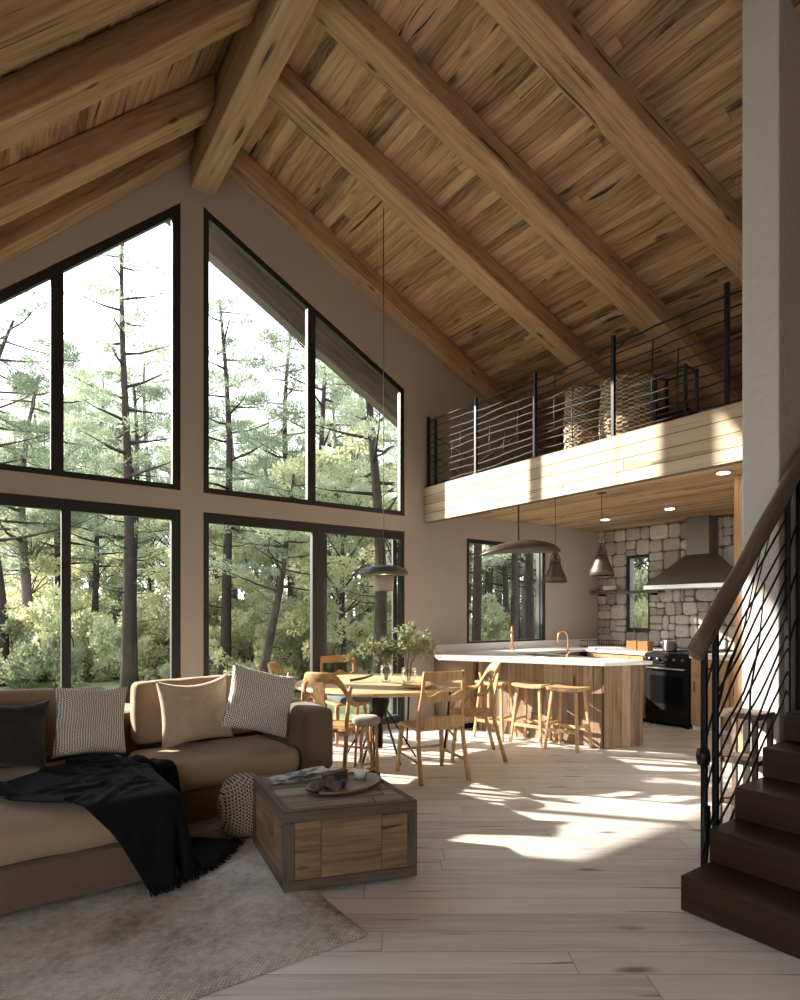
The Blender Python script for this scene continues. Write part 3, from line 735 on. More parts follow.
def cbox(x0, x1, y0, y1, z0, z1, name, mat, parent, bev=.004, rot=None):
    mb = MB().box(x0, x1, y0, y1, z0, z1).xf(lambda p: U * p.x + W * p.y + Vector((0, 0, p.z)))
    d = rot if rot is not None else U
    m = framed(mb, (0, 0, 0), d, W if abs(Vector(d).z) < .5 and Vector(d).dot(U) > .5 else -U)
    o = mb.build(name, mat, parent, bevel=bev); o.matrix_local = m; return o
t = .012; b = .055
cbox(t, CW - t, t, CD - t, .01, CH - t, 'crate_body', M['crate'], crate, 0)
Z3 = Vector((0, 0, 1))
for (x0, x1, lab) in ((b, .19, 0), (.194, .515, 0), (.519, CW - b, 0)):
    cbox(x0, x1, .004, t - .0005, b, CH - b, 'side_panel', M['cratepanel'], crate, .002)
for (y0, y1) in ((b, .25), (.254, .50), (.504, CD - b)):
    cbox(.004, t - .0005, y0, y1, b, CH - b, 'side_panel', M['cratepanel'], crate, .002, W)
for y in (0, CD - t):                                     # battens of the two wide faces
    cbox(0, CW, y, y + t - .0008, 0, b - .001, 'batten', M['crateframe'], crate); cbox(0, CW, y, y + t - .0008, CH - b + .001, CH - .001, 'batten', M['crateframe'], crate)
    cbox(0, b - .001, y, y + t - .0008, b, CH - b, 'batten', M['crateframe'], crate, .003, Z3); cbox(CW - b + .001, CW, y, y + t - .0008, b, CH - b, 'batten', M['crateframe'], crate, .003, Z3)
for x in (0, CW - t):
    cbox(x, x + t - .0008, t, CD - t, 0, b - .001, 'batten', M['crateframe'], crate, .003, W); cbox(x, x + t - .0008, t, CD - t, CH - b + .001, CH - .001, 'batten', M['crateframe'], crate, .003, W)
    cbox(x, x + t - .0008, t, t + b, b, CH - b, 'batten', M['crateframe'], crate, .003, Z3); cbox(x, x + t - .0008, CD - t - b, CD - t, b, CH - b, 'batten', M['crateframe'], crate, .003, Z3)
for (y0, y1) in ((.045, .245), (.262, .50), (.517, CD - .045)):
    cbox(.04, CW - .04, y0, y1, CH - t, CH + .006, 'lid_board', M['cratetop'], crate)
cbox(.0, .038, .0, CD, CH, CH + .006, 'lid_batten', M['crateframe'], crate, .003, W); cbox(CW - .038, CW, .0, CD, CH, CH + .006, 'lid_batten', M['crateframe'], crate, .003, W)
cbox(.038, CW - .038, 0, .043, CH, CH + .006, 'lid_batten', M['crateframe'], crate); cbox(.038, CW - .038, CD - .043, CD, CH, CH + .006, 'lid_batten', M['crateframe'], crate)
TOPZ = FL.z + CH + .006
def onc(x, y, z=0): p = cr(Vector((x, y, 0))); return (p.x, p.y, TOPZ + z)
# wide oval tray with a low rim
M['traywood'] = wood('tray_timber', ((.09, .055, .035), (.20, .13, .085), (.32, .22, .15)), 'X', .45, 2.0, .2, .3)
tr = thing('serving_tray', 'oval timber serving tray with a raised rim, on the crate table', 'tray', onc(.45, .385, .0008), R(12))
MB().lathe([(.0, .0), (.20, .0), (.235, .006), (.25, .022), (.244, .024), (.228, .011), (.195, .007), (0, .007)], n=44, sx=1.0, sy=.70).build('tray_dish', M['traywood'], tr, True)
for (x, l) in ((.247, 1), (-.247, -1)):
    MB().tube([(x * .97, -.05, .02), (x * 1.06, -.03, .026), (x * 1.06, .03, .026), (x * .97, .05, .02)], .006, 8).build('handle', M['black'], tr, True)
def ontray(x, y, z=.0085):
    c, s = math.cos(R(12)), math.sin(R(12)); p = onc(.45, .385, .0008); return (p[0] + c * x - s * y, p[1] + s * x + c * y, p[2] + z)
rng = random.Random(5)
pc = [( -.13, .00), (-.07, .035), (-.200, .012), (-.065, -.045), (-.135, -.078), (-.13, .08)]
labs = ['grey pine cone on the tray beside the candle cup side of the pile', 'grey pine cone at the back of the tray pile', 'grey pine cone at the tray rim', 'grey pine cone lowest in front on the tray', 'grey pine cone by the tray handle', 'grey pine cone behind the others on the tray']
M['cone'] = plain('pine_cone_grey', (.20, .18, .165), .85, 0, .2, .6, .4, 40)
def cone(name):
    mb = MB(); mb.lathe([(0, 0), (.012, .003), (.02, .014), (.016, .035), (.004, .048), (0, .05)], n=10)
    for k in range(38):
        z = .004 + .042 * k / 38; a = k * 2.4; r = .022 * math.sin(PI * min(1, (z + .012) / .06)) + .004
        c = Vector((math.cos(a), math.sin(a), 0)); p = c * (r * .6) + Vector((0, 0, z)); e = c * (r + .008) + Vector((0, 0, z + .006)); s = Vector((-c.y, c.x, 0)) * .007
        mb.add([p - s * .6, p + s * .6, e + s, e - s, p + Vector((0, 0, .004)), e + Vector((0, 0, .004))], [(0, 1, 2, 3), (4, 3, 2), (0, 3, 5), (1, 2, 5)])
    return mb
for k, ((x, y), l) in enumerate(zip(pc, labs)):
    o = cone('pine_cone').build('pine_cone', M['cone'], smooth=False); o.location = ontray(x, y, .009); o.rotation_euler = (0, 0, rng.uniform(0, 6)); s = rng.uniform(.85, 1.1); o.scale = (s, s, s)
    tag(o, 'grey-brown open pine cone in the small heap on the oval tray', 'pine cone', 'pine cones on the tray')
cup = thing('candle_cup', 'small white candle cup standing on the oval tray', 'candle', ontray(.15, .03))
MB().lathe([(0, 0), (.033, 0), (.036, .062), (.033, .062), (.031, .045), (0, .045)], n=22).build('cup', M['white'], cup, True)
MB().lathe([(0, .0455), (.029, .0455), (.027, .060), (.02, .075), (.005, .088), (0, .09)], n=12).build('candle', M['beige'], cup, True)
bx_ = thing('wooden_block_box', 'little brown wooden box standing at the back of the oval tray', 'box', ontray(.01, .10), R(10))
MB().box(-.085, .085, -.022, .022, 0, .045).build('box_body', M['crateframe'], bx_, bevel=.003); MB().box(-.088, .088, -.025, .025, .0455, .055).build('box_lid', M['crateframe'], bx_, bevel=.003)
# newspaper
def paper(w, h, seed, z):
    P = []
    for i in range(25):
        row = []
        for j in range(19):
            u, v = i / 24 - .5, j / 18 - .5
            row.append((u * w, v * h, z + .012 * max(0, noise.noise(Vector((u * 4, v * 3, seed)))) + .02 * max(0, abs(u) - .38) * (1 + math.sin(v * 9 + seed))))
        P.append(row)
    return MB().grid(P)
np_ = thing('newspaper', 'folded printed newspaper lying at the back of the crate table by the sofa', 'newspaper', onc(.25, .640, .002), R(-6))
paper(.36, .17, 1, .0).build('sheet', M['print'], np_, True, solid=.002, recalc=False)
o = paper(.25, .13, 6, .024).build('sheet', M['print'], np_, True, solid=.002, recalc=False); o.rotation_euler = (0, 0, R(14)); o.location = (.07, .0, 0)
# knitted pouf between crate and sofa
o = MB().lathe([(0, 0), (.13, .0), (.175, .04), (.20, .12), (.205, .20), (.19, .28), (.15, .35), (.09, .385), (0, .39)], n=40).build('floor_pouf', M['pouf'], smooth=True)
o.location = (1.445, 3.77, .0165); o.scale = (.80, .80, .96)
tag(o, 'round black-and-white knitted floor pouf wedged between crate table and sofa', 'pouf')
# ------------------------------------------------------------------ dining table
TX, TY = 3.32, 4.98
tb = thing('dining_table', 'round pale timber dining table on a black metal base with splayed struts', 'table', (TX, TY, 0))
MB().lathe([(0, .712), (.80, .712), (.835, .722), (.845, .738), (.838, .75), (0, .752)], n=72).build('tabletop', M['table'], tb, True).modifiers.new('e', 'EDGE_SPLIT').split_angle = R(40)
MB().lathe([(0, .10), (.028, .10), (.03, .40), (.07, .46), (.095, .56), (.08, .64), (.04, .69), (.05, .711), (0, .711)], n=24).build('pedestal', M['black'], tb, True)
for k in range(6):
    a = k * PI / 3 + .5; MB().bar((math.cos(a) * .36, math.sin(a) * .36, .0), (math.cos(a) * .05, math.sin(a) * .05, .50), .016, .016).build('strut', M['black'], tb)
for k in range(4):
    a = R((-128, -60, 30, 112)[k])
    MB().tube([(math.cos(a) * .74, math.sin(a) * .74, .711), (math.cos(a) * .70, math.sin(a) * .70, .30), (math.cos(a) * .66, math.sin(a) * .66, .0)], .011, 8).build('leg', M['black'], tb, True)
TT = .7525
# ------------------------------------------------------------------ chairs
def rustic(pts, r, n=8, amp=.12, seed=0):
    """slightly irregular round-section timber"""
    P = [Vector(p) for p in pts]; out = []; rs = []
    m = 9
    for i in range(m):
        t = i / (m - 1) * (len(P) - 1); k = min(int(t), len(P) - 2); f = t - k
        p = P[k].lerp(P[k + 1], f)
        if len(P) > 2:
            p0 = P[max(k - 1, 0)]; p3 = P[min(k + 2, len(P) - 1)]
            p = .5 * ((2 * P[k]) + (P[k + 1] - p0) * f + (2 * p0 - 5 * P[k] + 4 * P[k + 1] - p3) * f * f + (3 * P[k] - p0 - 3 * P[k + 1] + p3) * f ** 3)
        out.append(p + Vector((noise.noise(Vector((i * .9, seed, 0))), noise.noise(Vector((i * .9, seed, 7))), 0)) * .006)
        rr = r[0] + (r[1] - r[0]) * i / (m - 1) if hasattr(r, '__len__') else r
        rs.append(rr * (1 + amp * noise.noise(Vector((i * 1.3, seed, 3)))))
    return MB().tube(out, rs, n)
def slat_chair(label, mat):
    t = thing('slat_back_chair', label, 'chair', group='chairs round the dining table')
    mb = MB(); P = []
    softbox(-.215, .215, -.19, .215, .425, .455, .012, 8, .0, .002, 3).build('seat', mat, t, True)
    for s in (-1, 1):
        rustic([(s * .225, -.30, 0), (s * .212, -.205, .43), (s * .195, -.235, .70), (s * .185, -.285, .945)], (.021, .017), 8, .15, s + 5).build('leg', mat, t, True)
        rustic([(s * .225, .225, 0), (s * .20, .18, .424)], (.018, .024), 8, .2, s + 9).build('leg', mat, t, True)
    def rail(z0, z1, y, wav=0, thick=.018, x=.19, name='rail'):
        m = MB(); n = 24; rows = []
        for sgn in (-1, 1):
            for i in range(n + 1):
                u = -1 + 2 * i / n; yy = y - .02 * (1 - u * u)
                zl = z0 + wav * .5 * math.cos(u * 2 * PI) ; zh = z1 + wav * (math.cos(u * 2.0 * PI + .9))
                rows.append([(u * x, yy - thick / 2, zl), (u * x, yy - thick / 2, zh), (u * x, yy + thick / 2, zh), (u * x, yy + thick / 2, zl), (u * x, yy - thick / 2, zl)])
            break
        m.grid(rows); a = len(m.v); m.f.append((0, 1, 2, 3)); k = n * 5; m.f.append((k + 3, k + 2, k + 1, k))
        return m.build(name, mat, t, bevel=.004)
    rail(.865, .945, -.272, 0, .024, .19, 'crest_rail'); rail(.685, .755, -.245, .018, .02, .20, 'wavy_rail'); rail(.455, .56, -.218, 0, .022, .205, 'lower_rail')
    MB().tube([(-.205, .2, .20), (.205, .2, .20)], .012, 8).build('stretcher', mat, t, True)
    for s in (-1, 1): MB().tube([(s * .22, -.235, .17), (s * .212, .2, .17)], .012, 8).build('stretcher', mat, t, True)
    return t
def hoop_chair(label, mat):
    t = thing('hoop_back_chair', label, 'chair', group='chairs round the dining table')
    softbox(-.23, .23, -.20, .22, .425, .455, .014, 8, .0, .002, 4).build('seat', mat, t, True)
    n = 34; rows = []
    for i in range(n + 1):
        a = PI + PI * i / n; u = abs(i / n - .5) * 2
        rx, ry = .275, .31; k = math.sin((1 - u) * PI / 2)
        w = .016 + .038 * k ** 1.5; h = .013; q = min(1, max(0, (k - .37) / .55)); z = .655 + .235 * q * q * (3 - 2 * q)
        c = Vector((math.cos(a) * rx, .05 + math.sin(a) * ry, z)); d = Vector((math.cos(a), math.sin(a), 0)); up = (Vector((0, 0, 1)) + d * .25).normalized()
        rows.append([c + d * (h * math.cos(q)) + up * (w * math.sin(q)) for q in [2 * PI * j / 12 for j in range(13)]])
    m = MB().grid(rows); m.f.append(tuple(range(12))); m.f.append(tuple(n * 13 + j for j in reversed(range(12)))); m.build('hoop_rail', mat, t, True)
    for s in (-1, 1):
        rustic([(s * .26, -.27, 0), (s * .225, -.16, .43), (s * .232, -.15, .64), (s * .243, -.12, .815)], (.020, .016), 8, .15, s + 1).build('leg', mat, t, True)
        rustic([(s * .25, .25, 0), (s * .225, .19, .43), (s * .262, .08, .645)], (.019, .015), 8, .15, s + 3).build('leg', mat, t, True)
    m = MB(); rows = []
    for i in range(13):
        u = i / 12; z = .44 + .42 * u; y = -.185 - .07 * u; w = .035 + .03 * u
        rows.append([(-w, y - .006, z), (w, y - .006, z), (w, y + .006, z), (-w, y + .006, z), (-w, y - .006, z)])
    m.grid(rows).build('back_splat', mat, t)
    MB().tube([(-.225, .21, .22), (.225, .21, .22)], .012, 8).build('stretcher', mat, t, True)
    return t
def head(x, y): return math.atan2(TY - y, TX - x) - PI / 2
ch = slat_chair('honey timber chair with a wavy slat back, its back turned to the kitchen-side open floor', M['chair']); ch.location = (3.34, 4.20, 0); ch.rotation_euler = (0, 0, R(-13))
ce = slat_chair('chair whose reddish back rail shows behind the table, against the glass door', M['chairdeep']); ce.location = (3.46, 5.84, 0); ce.rotation_euler = (0, 0, R(176)); ce.scale = (1.1, 1, 1)
hc = hoop_chair('honey timber chair with a broad curved hoop back, between sofa arm and table', M['chair']); hc.location = (2.62, 4.66, 0); hc.rotation_euler = (0, 0, R(-62))
dup(hc, (4.12, 4.49, 0), R(58), 'honey timber hoop-back chair on the island side of the table')
dup(hc, (2.66, 5.52, 0), R(-128), 'honey timber hoop-back chair by the glass, half hidden behind sofa and table')
cu = softbox(-.20, .20, -.18, .20, 0, .06, .028, 10, .02, .004, 12).build('seat_pad', M['teal'], None, True); cu.location = (3.46, 5.82, .4615); cu.rotation_euler = (0, 0, R(176))
tag(cu, 'teal fabric cushion on the chair behind the table', 'cushion')
# small round-topped stool in front of the table
st = thing('round_stool', 'low stool with a round fleecy seat, in front of the table beside the hoop-back chair', 'stool', (2.60, 4.10, 0))
MB().lathe([(0, .545), (.10, .545), (.115, .56), (.115, .59), (.09, .61), (.04, .617), (0, .618)], n=28).build('seat', M['sheep'], st, True)
for k in range(4):
    a = k * PI / 2 + .55; rustic([(math.cos(a) * .115, math.sin(a) * .115, 0), (math.cos(a) * .08, math.sin(a) * .08, .544)], (.011, .013), 8, .15, k).build('leg', M['chairdeep'], st, True)
for k in range(2):
    a = k * PI + .55; b2 = a + PI / 2; MB().tube([(math.cos(a) * .102, math.sin(a) * .102, .20), (math.cos(b2) * .102, math.sin(b2) * .102, .20)], .009, 8).build('rung', M['chairdeep'], st, True)
# ------------------------------------------------------------------ things on the table
def vase(label, x, y, r, h, group='glass vases'):
    v = thing('glass_vase', label, 'vase', (x, y, TT))
    MB().lathe([(0, 0), (r * .8, 0), (r, h * .25), (r * .95, h * .7), (r * .85, h), (r * .80, h), (r * .88, h * .7), (r * .93, h * .27), (r * .72, .008), (0, .008)], n=26).build('vase_body', M['glass'], v, True)
    return v
vase('taller clear glass vase of eucalyptus, nearer the glass door', 3.36, 4.93, .062, .17)
vase('squat clear glass vase of pale sprigs, nearer the kitchen', 3.50, 4.74, .078, .15)
def bouquet(label, x, y, spread, seed, nst, hmin, hmax, bias):
    rng = random.Random(seed); b = thing('leafy_branches', label, 'branches', (x, y, TT)); s = MB(); l = MB()
    for k in range(nst):
        a = 2 * PI * k / nst + rng.uniform(-.4, .4); sp = spread * rng.uniform(.45, 1); H = rng.uniform(hmin, hmax)
        e = Vector((math.cos(a) * sp + bias[0], math.sin(a) * sp + bias[1], H)); c = Vector((math.cos(a) * .012, math.sin(a) * .012, .02)); m0 = Vector((math.cos(a) * .025, math.sin(a) * .025, .185)); pts = []
        for i in range(9):
            t = i / 8
            p = (c.lerp(m0, t * 2) if t < .5 else m0.lerp(e, (t - .5) * 2)); p = p + Vector((0, 0, .10 * math.sin(PI * max(0, (t - .5) * 2))))
            pts.append(p)
        s.tube(pts, [.0028] * 6 + [.002, .0016, .001], 5)
        for i in range(60):
            t = rng.uniform(.63, 1.02); k2 = min(int(t * 8), 7); p = pts[k2].lerp(pts[k2 + 1], t * 8 - k2)
            d = Vector((rng.gauss(0, 1), rng.gauss(0, 1), rng.gauss(.3, .8))).normalized(); w = rng.uniform(.018, .028); ln = rng.uniform(.03, .05)
            q = p + d * rng.uniform(.005, .05); sd = d.cross(Vector((rng.gauss(0, 1), rng.gauss(0, 1), rng.gauss(0, 1)))).normalized(); n2 = d.cross(sd)
            l.add([q, q + d * ln * .35 + sd * w / 2, q + d * ln * .75 + sd * w * .4, q + d * ln, q + d * ln * .75 - sd * w * .4, q + d * ln * .35 - sd * w / 2, q + d * ln * .5 + n2 * .003], [(0, 1, 6), (1, 2, 6), (2, 3, 6), (3, 4, 6), (4, 5, 6), (5, 0, 6)])
    s.build('stem', M['stem'], b, True); l.build('foliage', M['sage'], b, recalc=False)
bouquet('airy spray of sage green eucalyptus branches reaching sideways over the table', 3.36, 4.93, .30, 3, 13, .20, .40, (-.08, .06))
bouquet('taller bunch of sage green branches standing up in the squat vase', 3.50, 4.74, .22, 8, 13, .22, .60, (.07, -.05))
for k, (z, r, lab) in enumerate(((0, 4, 'white paperback lying lower in the pair on the dining table'), (.021, -6, 'white paperback on top of the pair on the dining table'))):
    b = thing('book', lab, 'book', (3.80, 4.70, TT + z + .0006), R(-30 + r), 'books on the dining table')
    MB().box(-.085, .083, -.06, .06, .002, .0185).build('pages', M['paper'], b); MB().box(-.087, .087, -.063, .063, 0, .0018).build('cover', M['white'], b); MB().box(-.087, .087, -.063, .063, .0188, .0205).build('cover', M['white'], b)
o = MB().lathe([(0, 0), (.10, 0), (.155, .018), (.15, .022), (.09, .008), (0, .008)], n=36).build('wooden_dish', M['chair'], smooth=True); o.location = (3.37, 4.42, TT + .0008)
tag(o, 'shallow round wooden dish near the table edge', 'dish')
o = rustic([(3.06, 5.13, TT + .019), (3.16, 5.08, TT + .035), (3.27, 5.06, TT + .06), (3.31, 5.10, TT + .085)], (.016, .007), 8, .3, 4).build('driftwood', M['barkpale'], smooth=True)
tag(o, 'pale bent piece of driftwood lying on the dining table', 'driftwood')
# ------------------------------------------------------------------ pendant above the table
pl = thing('pendant_lamp', 'grey disc pendant with a pale cylinder shade, on a long cord above the table', 'lamp', (3.35, 4.96, 1.69))
MB().lathe([(0, .225), (.05, .225), (.15, .215), (.225, .188), (.248, .15), (.242, .128), (.22, .126), (.12, .132), (0, .134)], n=44).build('disc_shade', M['dome'], pl, True)
MB().lathe([(.098, -.03), (.104, .05), (.108, .125), (.103, .125), (.099, .05), (.093, -.03)], n=36).build('cylinder_shade', M['shade'], pl, True)
MB().lathe([(0, .02), (.03, .025), (.042, .055), (.035, .09), (.018, .105), (.018, .13), (0, .13)], n=18).build('bulb', emit('warm_bulb', (1, .72, .42), 6), pl, True)
MB().tube([(0, 0, .2251), (0, 0, .5), (0, 0, 3.79)], .0045, 6).build('cord', M['black'], pl, True)
MB().tube([(-.22, 0, .155), (-.27, .0, .150), (-.33, .01, .115)], .006, 6).build('adjusting_arm', M['black'], pl, True).rotation_euler = (0, 0, R(-35))

# ------------------------------------------------------------------ kitchen
wt = thing('kitchen_worktop', 'long white stone worktop running from the gable window onto the island', 'worktop', (0, 0, 0))
poly = [(4.90, 6.115), (4.50, 5.50), (5.38, 3.85), (5.99, 3.68), (5.99, 5.46), (7.17, 5.46), (7.17, 4.515), (8.335, 4.515), (8.335, 6.115)]
MB().prism(poly, .882, .92).build('slab', M['counter'], wt, bevel=.003)
MB().box(4.91, 8.33, 6.095, 6.116, .921, 1.02).build('upstand', M['counter'], wt)
isl = thing('kitchen_island', 'kitchen island clad in upright reclaimed boards, under the white worktop', 'kitchen island', (0, 0, 0))
MB().prism([(5.10, 5.46), (5.455, 3.935), (5.93, 3.795), (5.93, 5.46)], .0, .881).build('island_body', M['islandside'], isl, bevel=.004)
c0, c1 = Vector((5.455, 3.93, 0)), Vector((5.945, 3.787, 0)); d = (c1 - c0).normalized(); nrm = Vector((d.y, -d.x, 0))
mb = MB(); a, b = c0 + nrm * .002, c1 + nrm * .002; mb.hexa([a + nrm * .025, b + nrm * .025, b, a] + [p + Vector((0, 0, .88)) for p in (a + nrm * .025, b + nrm * .025, b, a)])
m = framed(mb, a, d, -nrm); o = mb.build('end_panel', M['island'], isl, bevel=.003); o.matrix_local = m
MB().box(-.05, .05, -.012, .012, -.018, 0).build('socket_block', M['black'], isl).matrix_local = Matrix.Translation((5.45, 4.0, .879)) @ Matrix.Rotation(R(100), 4, 'Z')
cb = thing('base_cabinet', 'dark timber base cabinet against the gable wall, at the end of the worktop', 'cabinet', (0, 0, 0))
MB().box(4.93, 7.16, 5.53, 6.112, .08, .880).build('carcass', M['island'], cb); MB().box(4.96, 7.15, 5.58, 6.10, 0, .079).build('plinth', M['black'], cb)
for k in range(3):
    d_ = MB().box(4.94 + k * .19, 5.12 + k * .19, 5.512, 5.529, .10, .86).build('door', M['island'], cb, bevel=.003); MB().tube([(5.10 + k * .19, 5.505, .60), (5.10 + k * .19, 5.505, .72)], .005, 6).build('handle', M['black'], d_)
cb = thing('base_cabinet', 'honey timber base cabinet under the worktop, between island and stove', 'cabinet', (0, 0, 0))
MB().box(7.20, 8.38, 4.53, 5.44, .06, .880).build('carcass', M['cabinet'], cb); MB().box(7.24, 8.38, 4.53, 5.44, 0, .059).build('plinth', M['black'], cb)
MB().box(7.182, 7.199, 4.55, 5.42, .10, .86).build('door', M['cabinet'], cb, bevel=.003)
cb = thing('base_cabinet', 'honey timber cabinet with drawer and door beside the stove, near the stair rail', 'cabinet', (0, 0, 0))
MB().box(7.20, 8.38, 2.90, 3.915, .06, .880).build('carcass', M['cabinet'], cb); MB().box(7.24, 8.38, 2.90, 3.915, 0, .059).build('plinth', M['white'], cb)
for k, (y0, y1) in enumerate(((3.45, 3.90), (2.92, 3.43))):
    d_ = MB().box(7.182, 7.199, y0, y1, .07, .66).build('door', M['cabinet'], cb, bevel=.004); MB().tube([(7.172, y1 - .04, .48), (7.172, y1 - .04, .60)], .006, 6).build('handle', M['black'], d_)
    d_ = MB().box(7.182, 7.199, y0, y1, .68, .865).build('drawer', M['cabinet'], cb, bevel=.004); MB().lathe([(0, 0), (.012, 0), (.014, .012), (0, .018)], n=12).build('knob', M['black'], d_).matrix_local = Matrix.Translation((7.181, (y0 + y1) / 2, .77)) @ Matrix.Rotation(R(-90), 4, 'Y')
wt = thing('side_worktop', 'short white stone worktop between the stove and the timber post', 'worktop', (0, 0, 0))
MB().box(7.17, 8.335, 2.89, 3.922, .882, .92).build('slab', M['counter'], wt, bevel=.003)
# stove
sv = thing('kitchen_stove', 'black freestanding oven and hob under the range hood', 'stove', (7.175, 4.22, 0))
MB().box(.03, 1.19, -.285, .285, .03, .905).build('oven_body', M['oven'], sv, bevel=.004)
MB().box(.025, 1.19, -.287, .287, .906, .925).build('hob', M['oven'], sv, bevel=.003)
MB().box(0, .029, -.283, .283, .795, .90).build('control_panel', M['oven'], sv, bevel=.004)
for k in range(5): MB().lathe([(0, 0), (.021, 0), (.019, .02), (.016, .026), (0, .027)], n=18).build('knob', M['steel'], sv, True).matrix_local = Matrix.Translation((-.001, -.22 + k * .11, .85)) @ Matrix.Rotation(R(-90), 4, 'Y')
dr = MB().box(0, .029, -.283, .283, .20, .785).build('oven_door', M['oven'], sv, bevel=.005)
MB().box(-.004, -.001, -.22, .22, .29, .64).build('oven_window', M['ovenglass'], dr)
MB().tube([(-.001, -.25, .735), (-.045, -.25, .735), (-.045, .25, .735), (-.001, .25, .735)], .010, 10).build('handle', M['rim'], dr, True)
MB().box(0, .029, -.283, .283, .045, .19).build('warming_drawer', M['oven'], sv, bevel=.004)
for y in (-.24, .24):
    for x in (.06, 1.1): MB().box(x - .02, x + .02, y - .02, y + .02, 0, .03).build('foot', M['black'], sv)
for (x, y) in ((.32, -.14), (.32, .14), (.70, -.14), (.70, .14)): MB().lathe([(.05, 0), (.085, 0), (.085, .012), (.05, .012)], n=20).build('burner', M['black'], sv).location = (x, y, .926)
pt = thing('cooking_pot', 'steel cooking pot on the hob under the range hood', 'pot', (7.50, 4.36, .9395))
MB().lathe([(0, 0), (.085, 0), (.09, .01), (.09, .13), (.093, .135), (.086, .135), (.084, .012), (0, .010)], n=28).build('pot_body', M['rim'], pt, True)
for s in (-1, 1): MB().tube([(0, s * .091, .10), (-.02, s * .12, .105), (.02, s * .12, .105), (0, s * .091, .10)], .005, 6).build('handle', M['rim'], pt, True)
pt = thing('cooking_pot', 'low dark saucepan on the hob beside the steel pot', 'pot', (7.88, 4.06, .9395))
MB().lathe([(0, 0), (.07, 0), (.075, .01), (.075, .07), (.07, .07), (.068, .01), (0, .008)], n=24).build('pot_body', M['steel'], pt, True)
MB().tube([(-.076, 0, .055), (-.2, -.02, .075)], .008, 8).build('handle', M['black'], pt, True)
# hood
hd = thing('range_hood', 'grey steel chimney range hood on the stone wall above the stove', 'range hood', (0, 0, 0))
X1 = 8.338; MB().box(7.74, X1, 3.72, 4.90, 1.765, 1.825).build('rim_band', M['rim'], hd, bevel=.004)
MB().hexa([(7.745, 3.725, 1.826), (X1, 3.725, 1.826), (X1, 4.895, 1.826), (7.745, 4.895, 1.826), (8.085, 4.145, 2.24), (X1, 4.145, 2.24), (X1, 4.475, 2.24), (8.085, 4.475, 2.24)]).build('canopy', M['steel'], hd)
MB().box(8.09, X1, 4.15, 4.47, 2.241, 2.757).build('chimney', M['steel'], hd, bevel=.003)
sh = thing('wall_shelf', 'thin timber shelf across the stone wall, crossing in front of the slot window', 'shelf', (0, 0, 0))
MB().box(8.14, 8.338, 4.92, 6.10, 1.735, 1.775).build('shelf_board', M['handrail'], sh, bevel=.004)
for y in (5.05, 5.95): MB().box(8.17, 8.338, y - .01, y + .01, 1.70, 1.734).build('bracket', M['black'], sh)
for k in range(3):
    o = MB().lathe([(0, 0), (.05, 0), (.105, .035), (.12, .05), (.113, .05), (.05, .012), (0, .01)], n=28).build('serving_bowl', M['white'], smooth=True); o.location = (8.24, 5.80, 1.776 + k * .0165)
    tag(o, 'white bowl in the nested stack on the stone wall shelf', 'bowl', 'bowls nested on the shelf')
# faucet, sink, bottle, rack, planters
fa = thing('kitchen_faucet', 'tall copper gooseneck faucet on the island worktop', 'faucet', (5.70, 4.58, .9208), R(150))
MB().lathe([(0, 0), (.026, 0), (.026, .012), (.016, .03), (.014, .05), (0, .05)], n=20).build('base', M['copper'], fa, True)
MB().tube([(0, 0, .05), (0, 0, .22)] + [(.06 - .06 * math.cos(a), 0, .22 + .085 * math.sin(a)) for a in [PI * k / 12 for k in range(1, 12)]] + [(.12, 0, .20), (.12, 0, .17)], .0105, 10).build('spout', M['copper'], fa, True)
MB().tube([(0, .014, .035), (0, .05, .06)], .006, 8).build('handle', M['copper'], fa, True)
sk = thing('kitchen_sink', 'shallow dark sink set into the island worktop behind the faucet', 'sink', (5.66, 4.93, .9208), R(4))
mb = MB(); mb.box(-.19, .19, -.24, -.225, 0, .006); mb.box(-.19, .19, .225, .24, 0, .006); mb.box(-.19, -.175, -.225, .225, 0, .006); mb.box(.175, .19, -.225, .225, 0, .006); mb.build('sink_rim', M['rim'], sk)
MB().box(-.174, .174, -.224, .224, 0, .0022).build('sink_basin', M['dome'], sk)
bt = thing('copper_mill', 'slender copper mill standing at the gable kitchen window', 'mill', (6.17, 5.92, .9208))
MB().lathe([(0, 0), (.03, 0), (.032, .02), (.018, .09), (.022, .17), (.016, .24), (0, .241)], n=20).build('mill_body', M['copper'], bt, True); MB().lathe([(0, .242), (.02, .245), (.023, .27), (.012, .30), (.006, .34), (0, .341)], n=18).build('mill_head', M['copper'], bt, True)
rk = thing('dish_rack', 'low wire dish rack in the corner of the worktop', 'dish rack', (7.70, 5.58, .9208), R(-30))
mb = MB()
for z in (.012, .10): mb.tube([(-.27, -.13, z), (.27, -.13, z), (.27, .13, z), (-.27, .13, z), (-.27, -.13, z)], .004, 6)
mb.build('rack_frame', M['bell'], rk); mb = MB()
for k in range(15):
    x = -.26 + k * .52 / 14; mb.tube([(x, -.13, .105), (x, -.13, .014), (x, .13, .014), (x, .13, .105)], .003, 5)
mb.build('rack_wire', M['bell'], rk)
tr = thing('cutting_board', 'pale board with upturned rim lying on the worktop before the dish rack', 'board', (7.40, 5.25, .9208), R(-34)); MB().box(-.23, .23, -.12, .12, .0, .02).build('board_slab', M['white'], tr, bevel=.004); MB().box(-.23, .23, .10, .12, .0205, .03).build('board_lip', M['white'], tr)
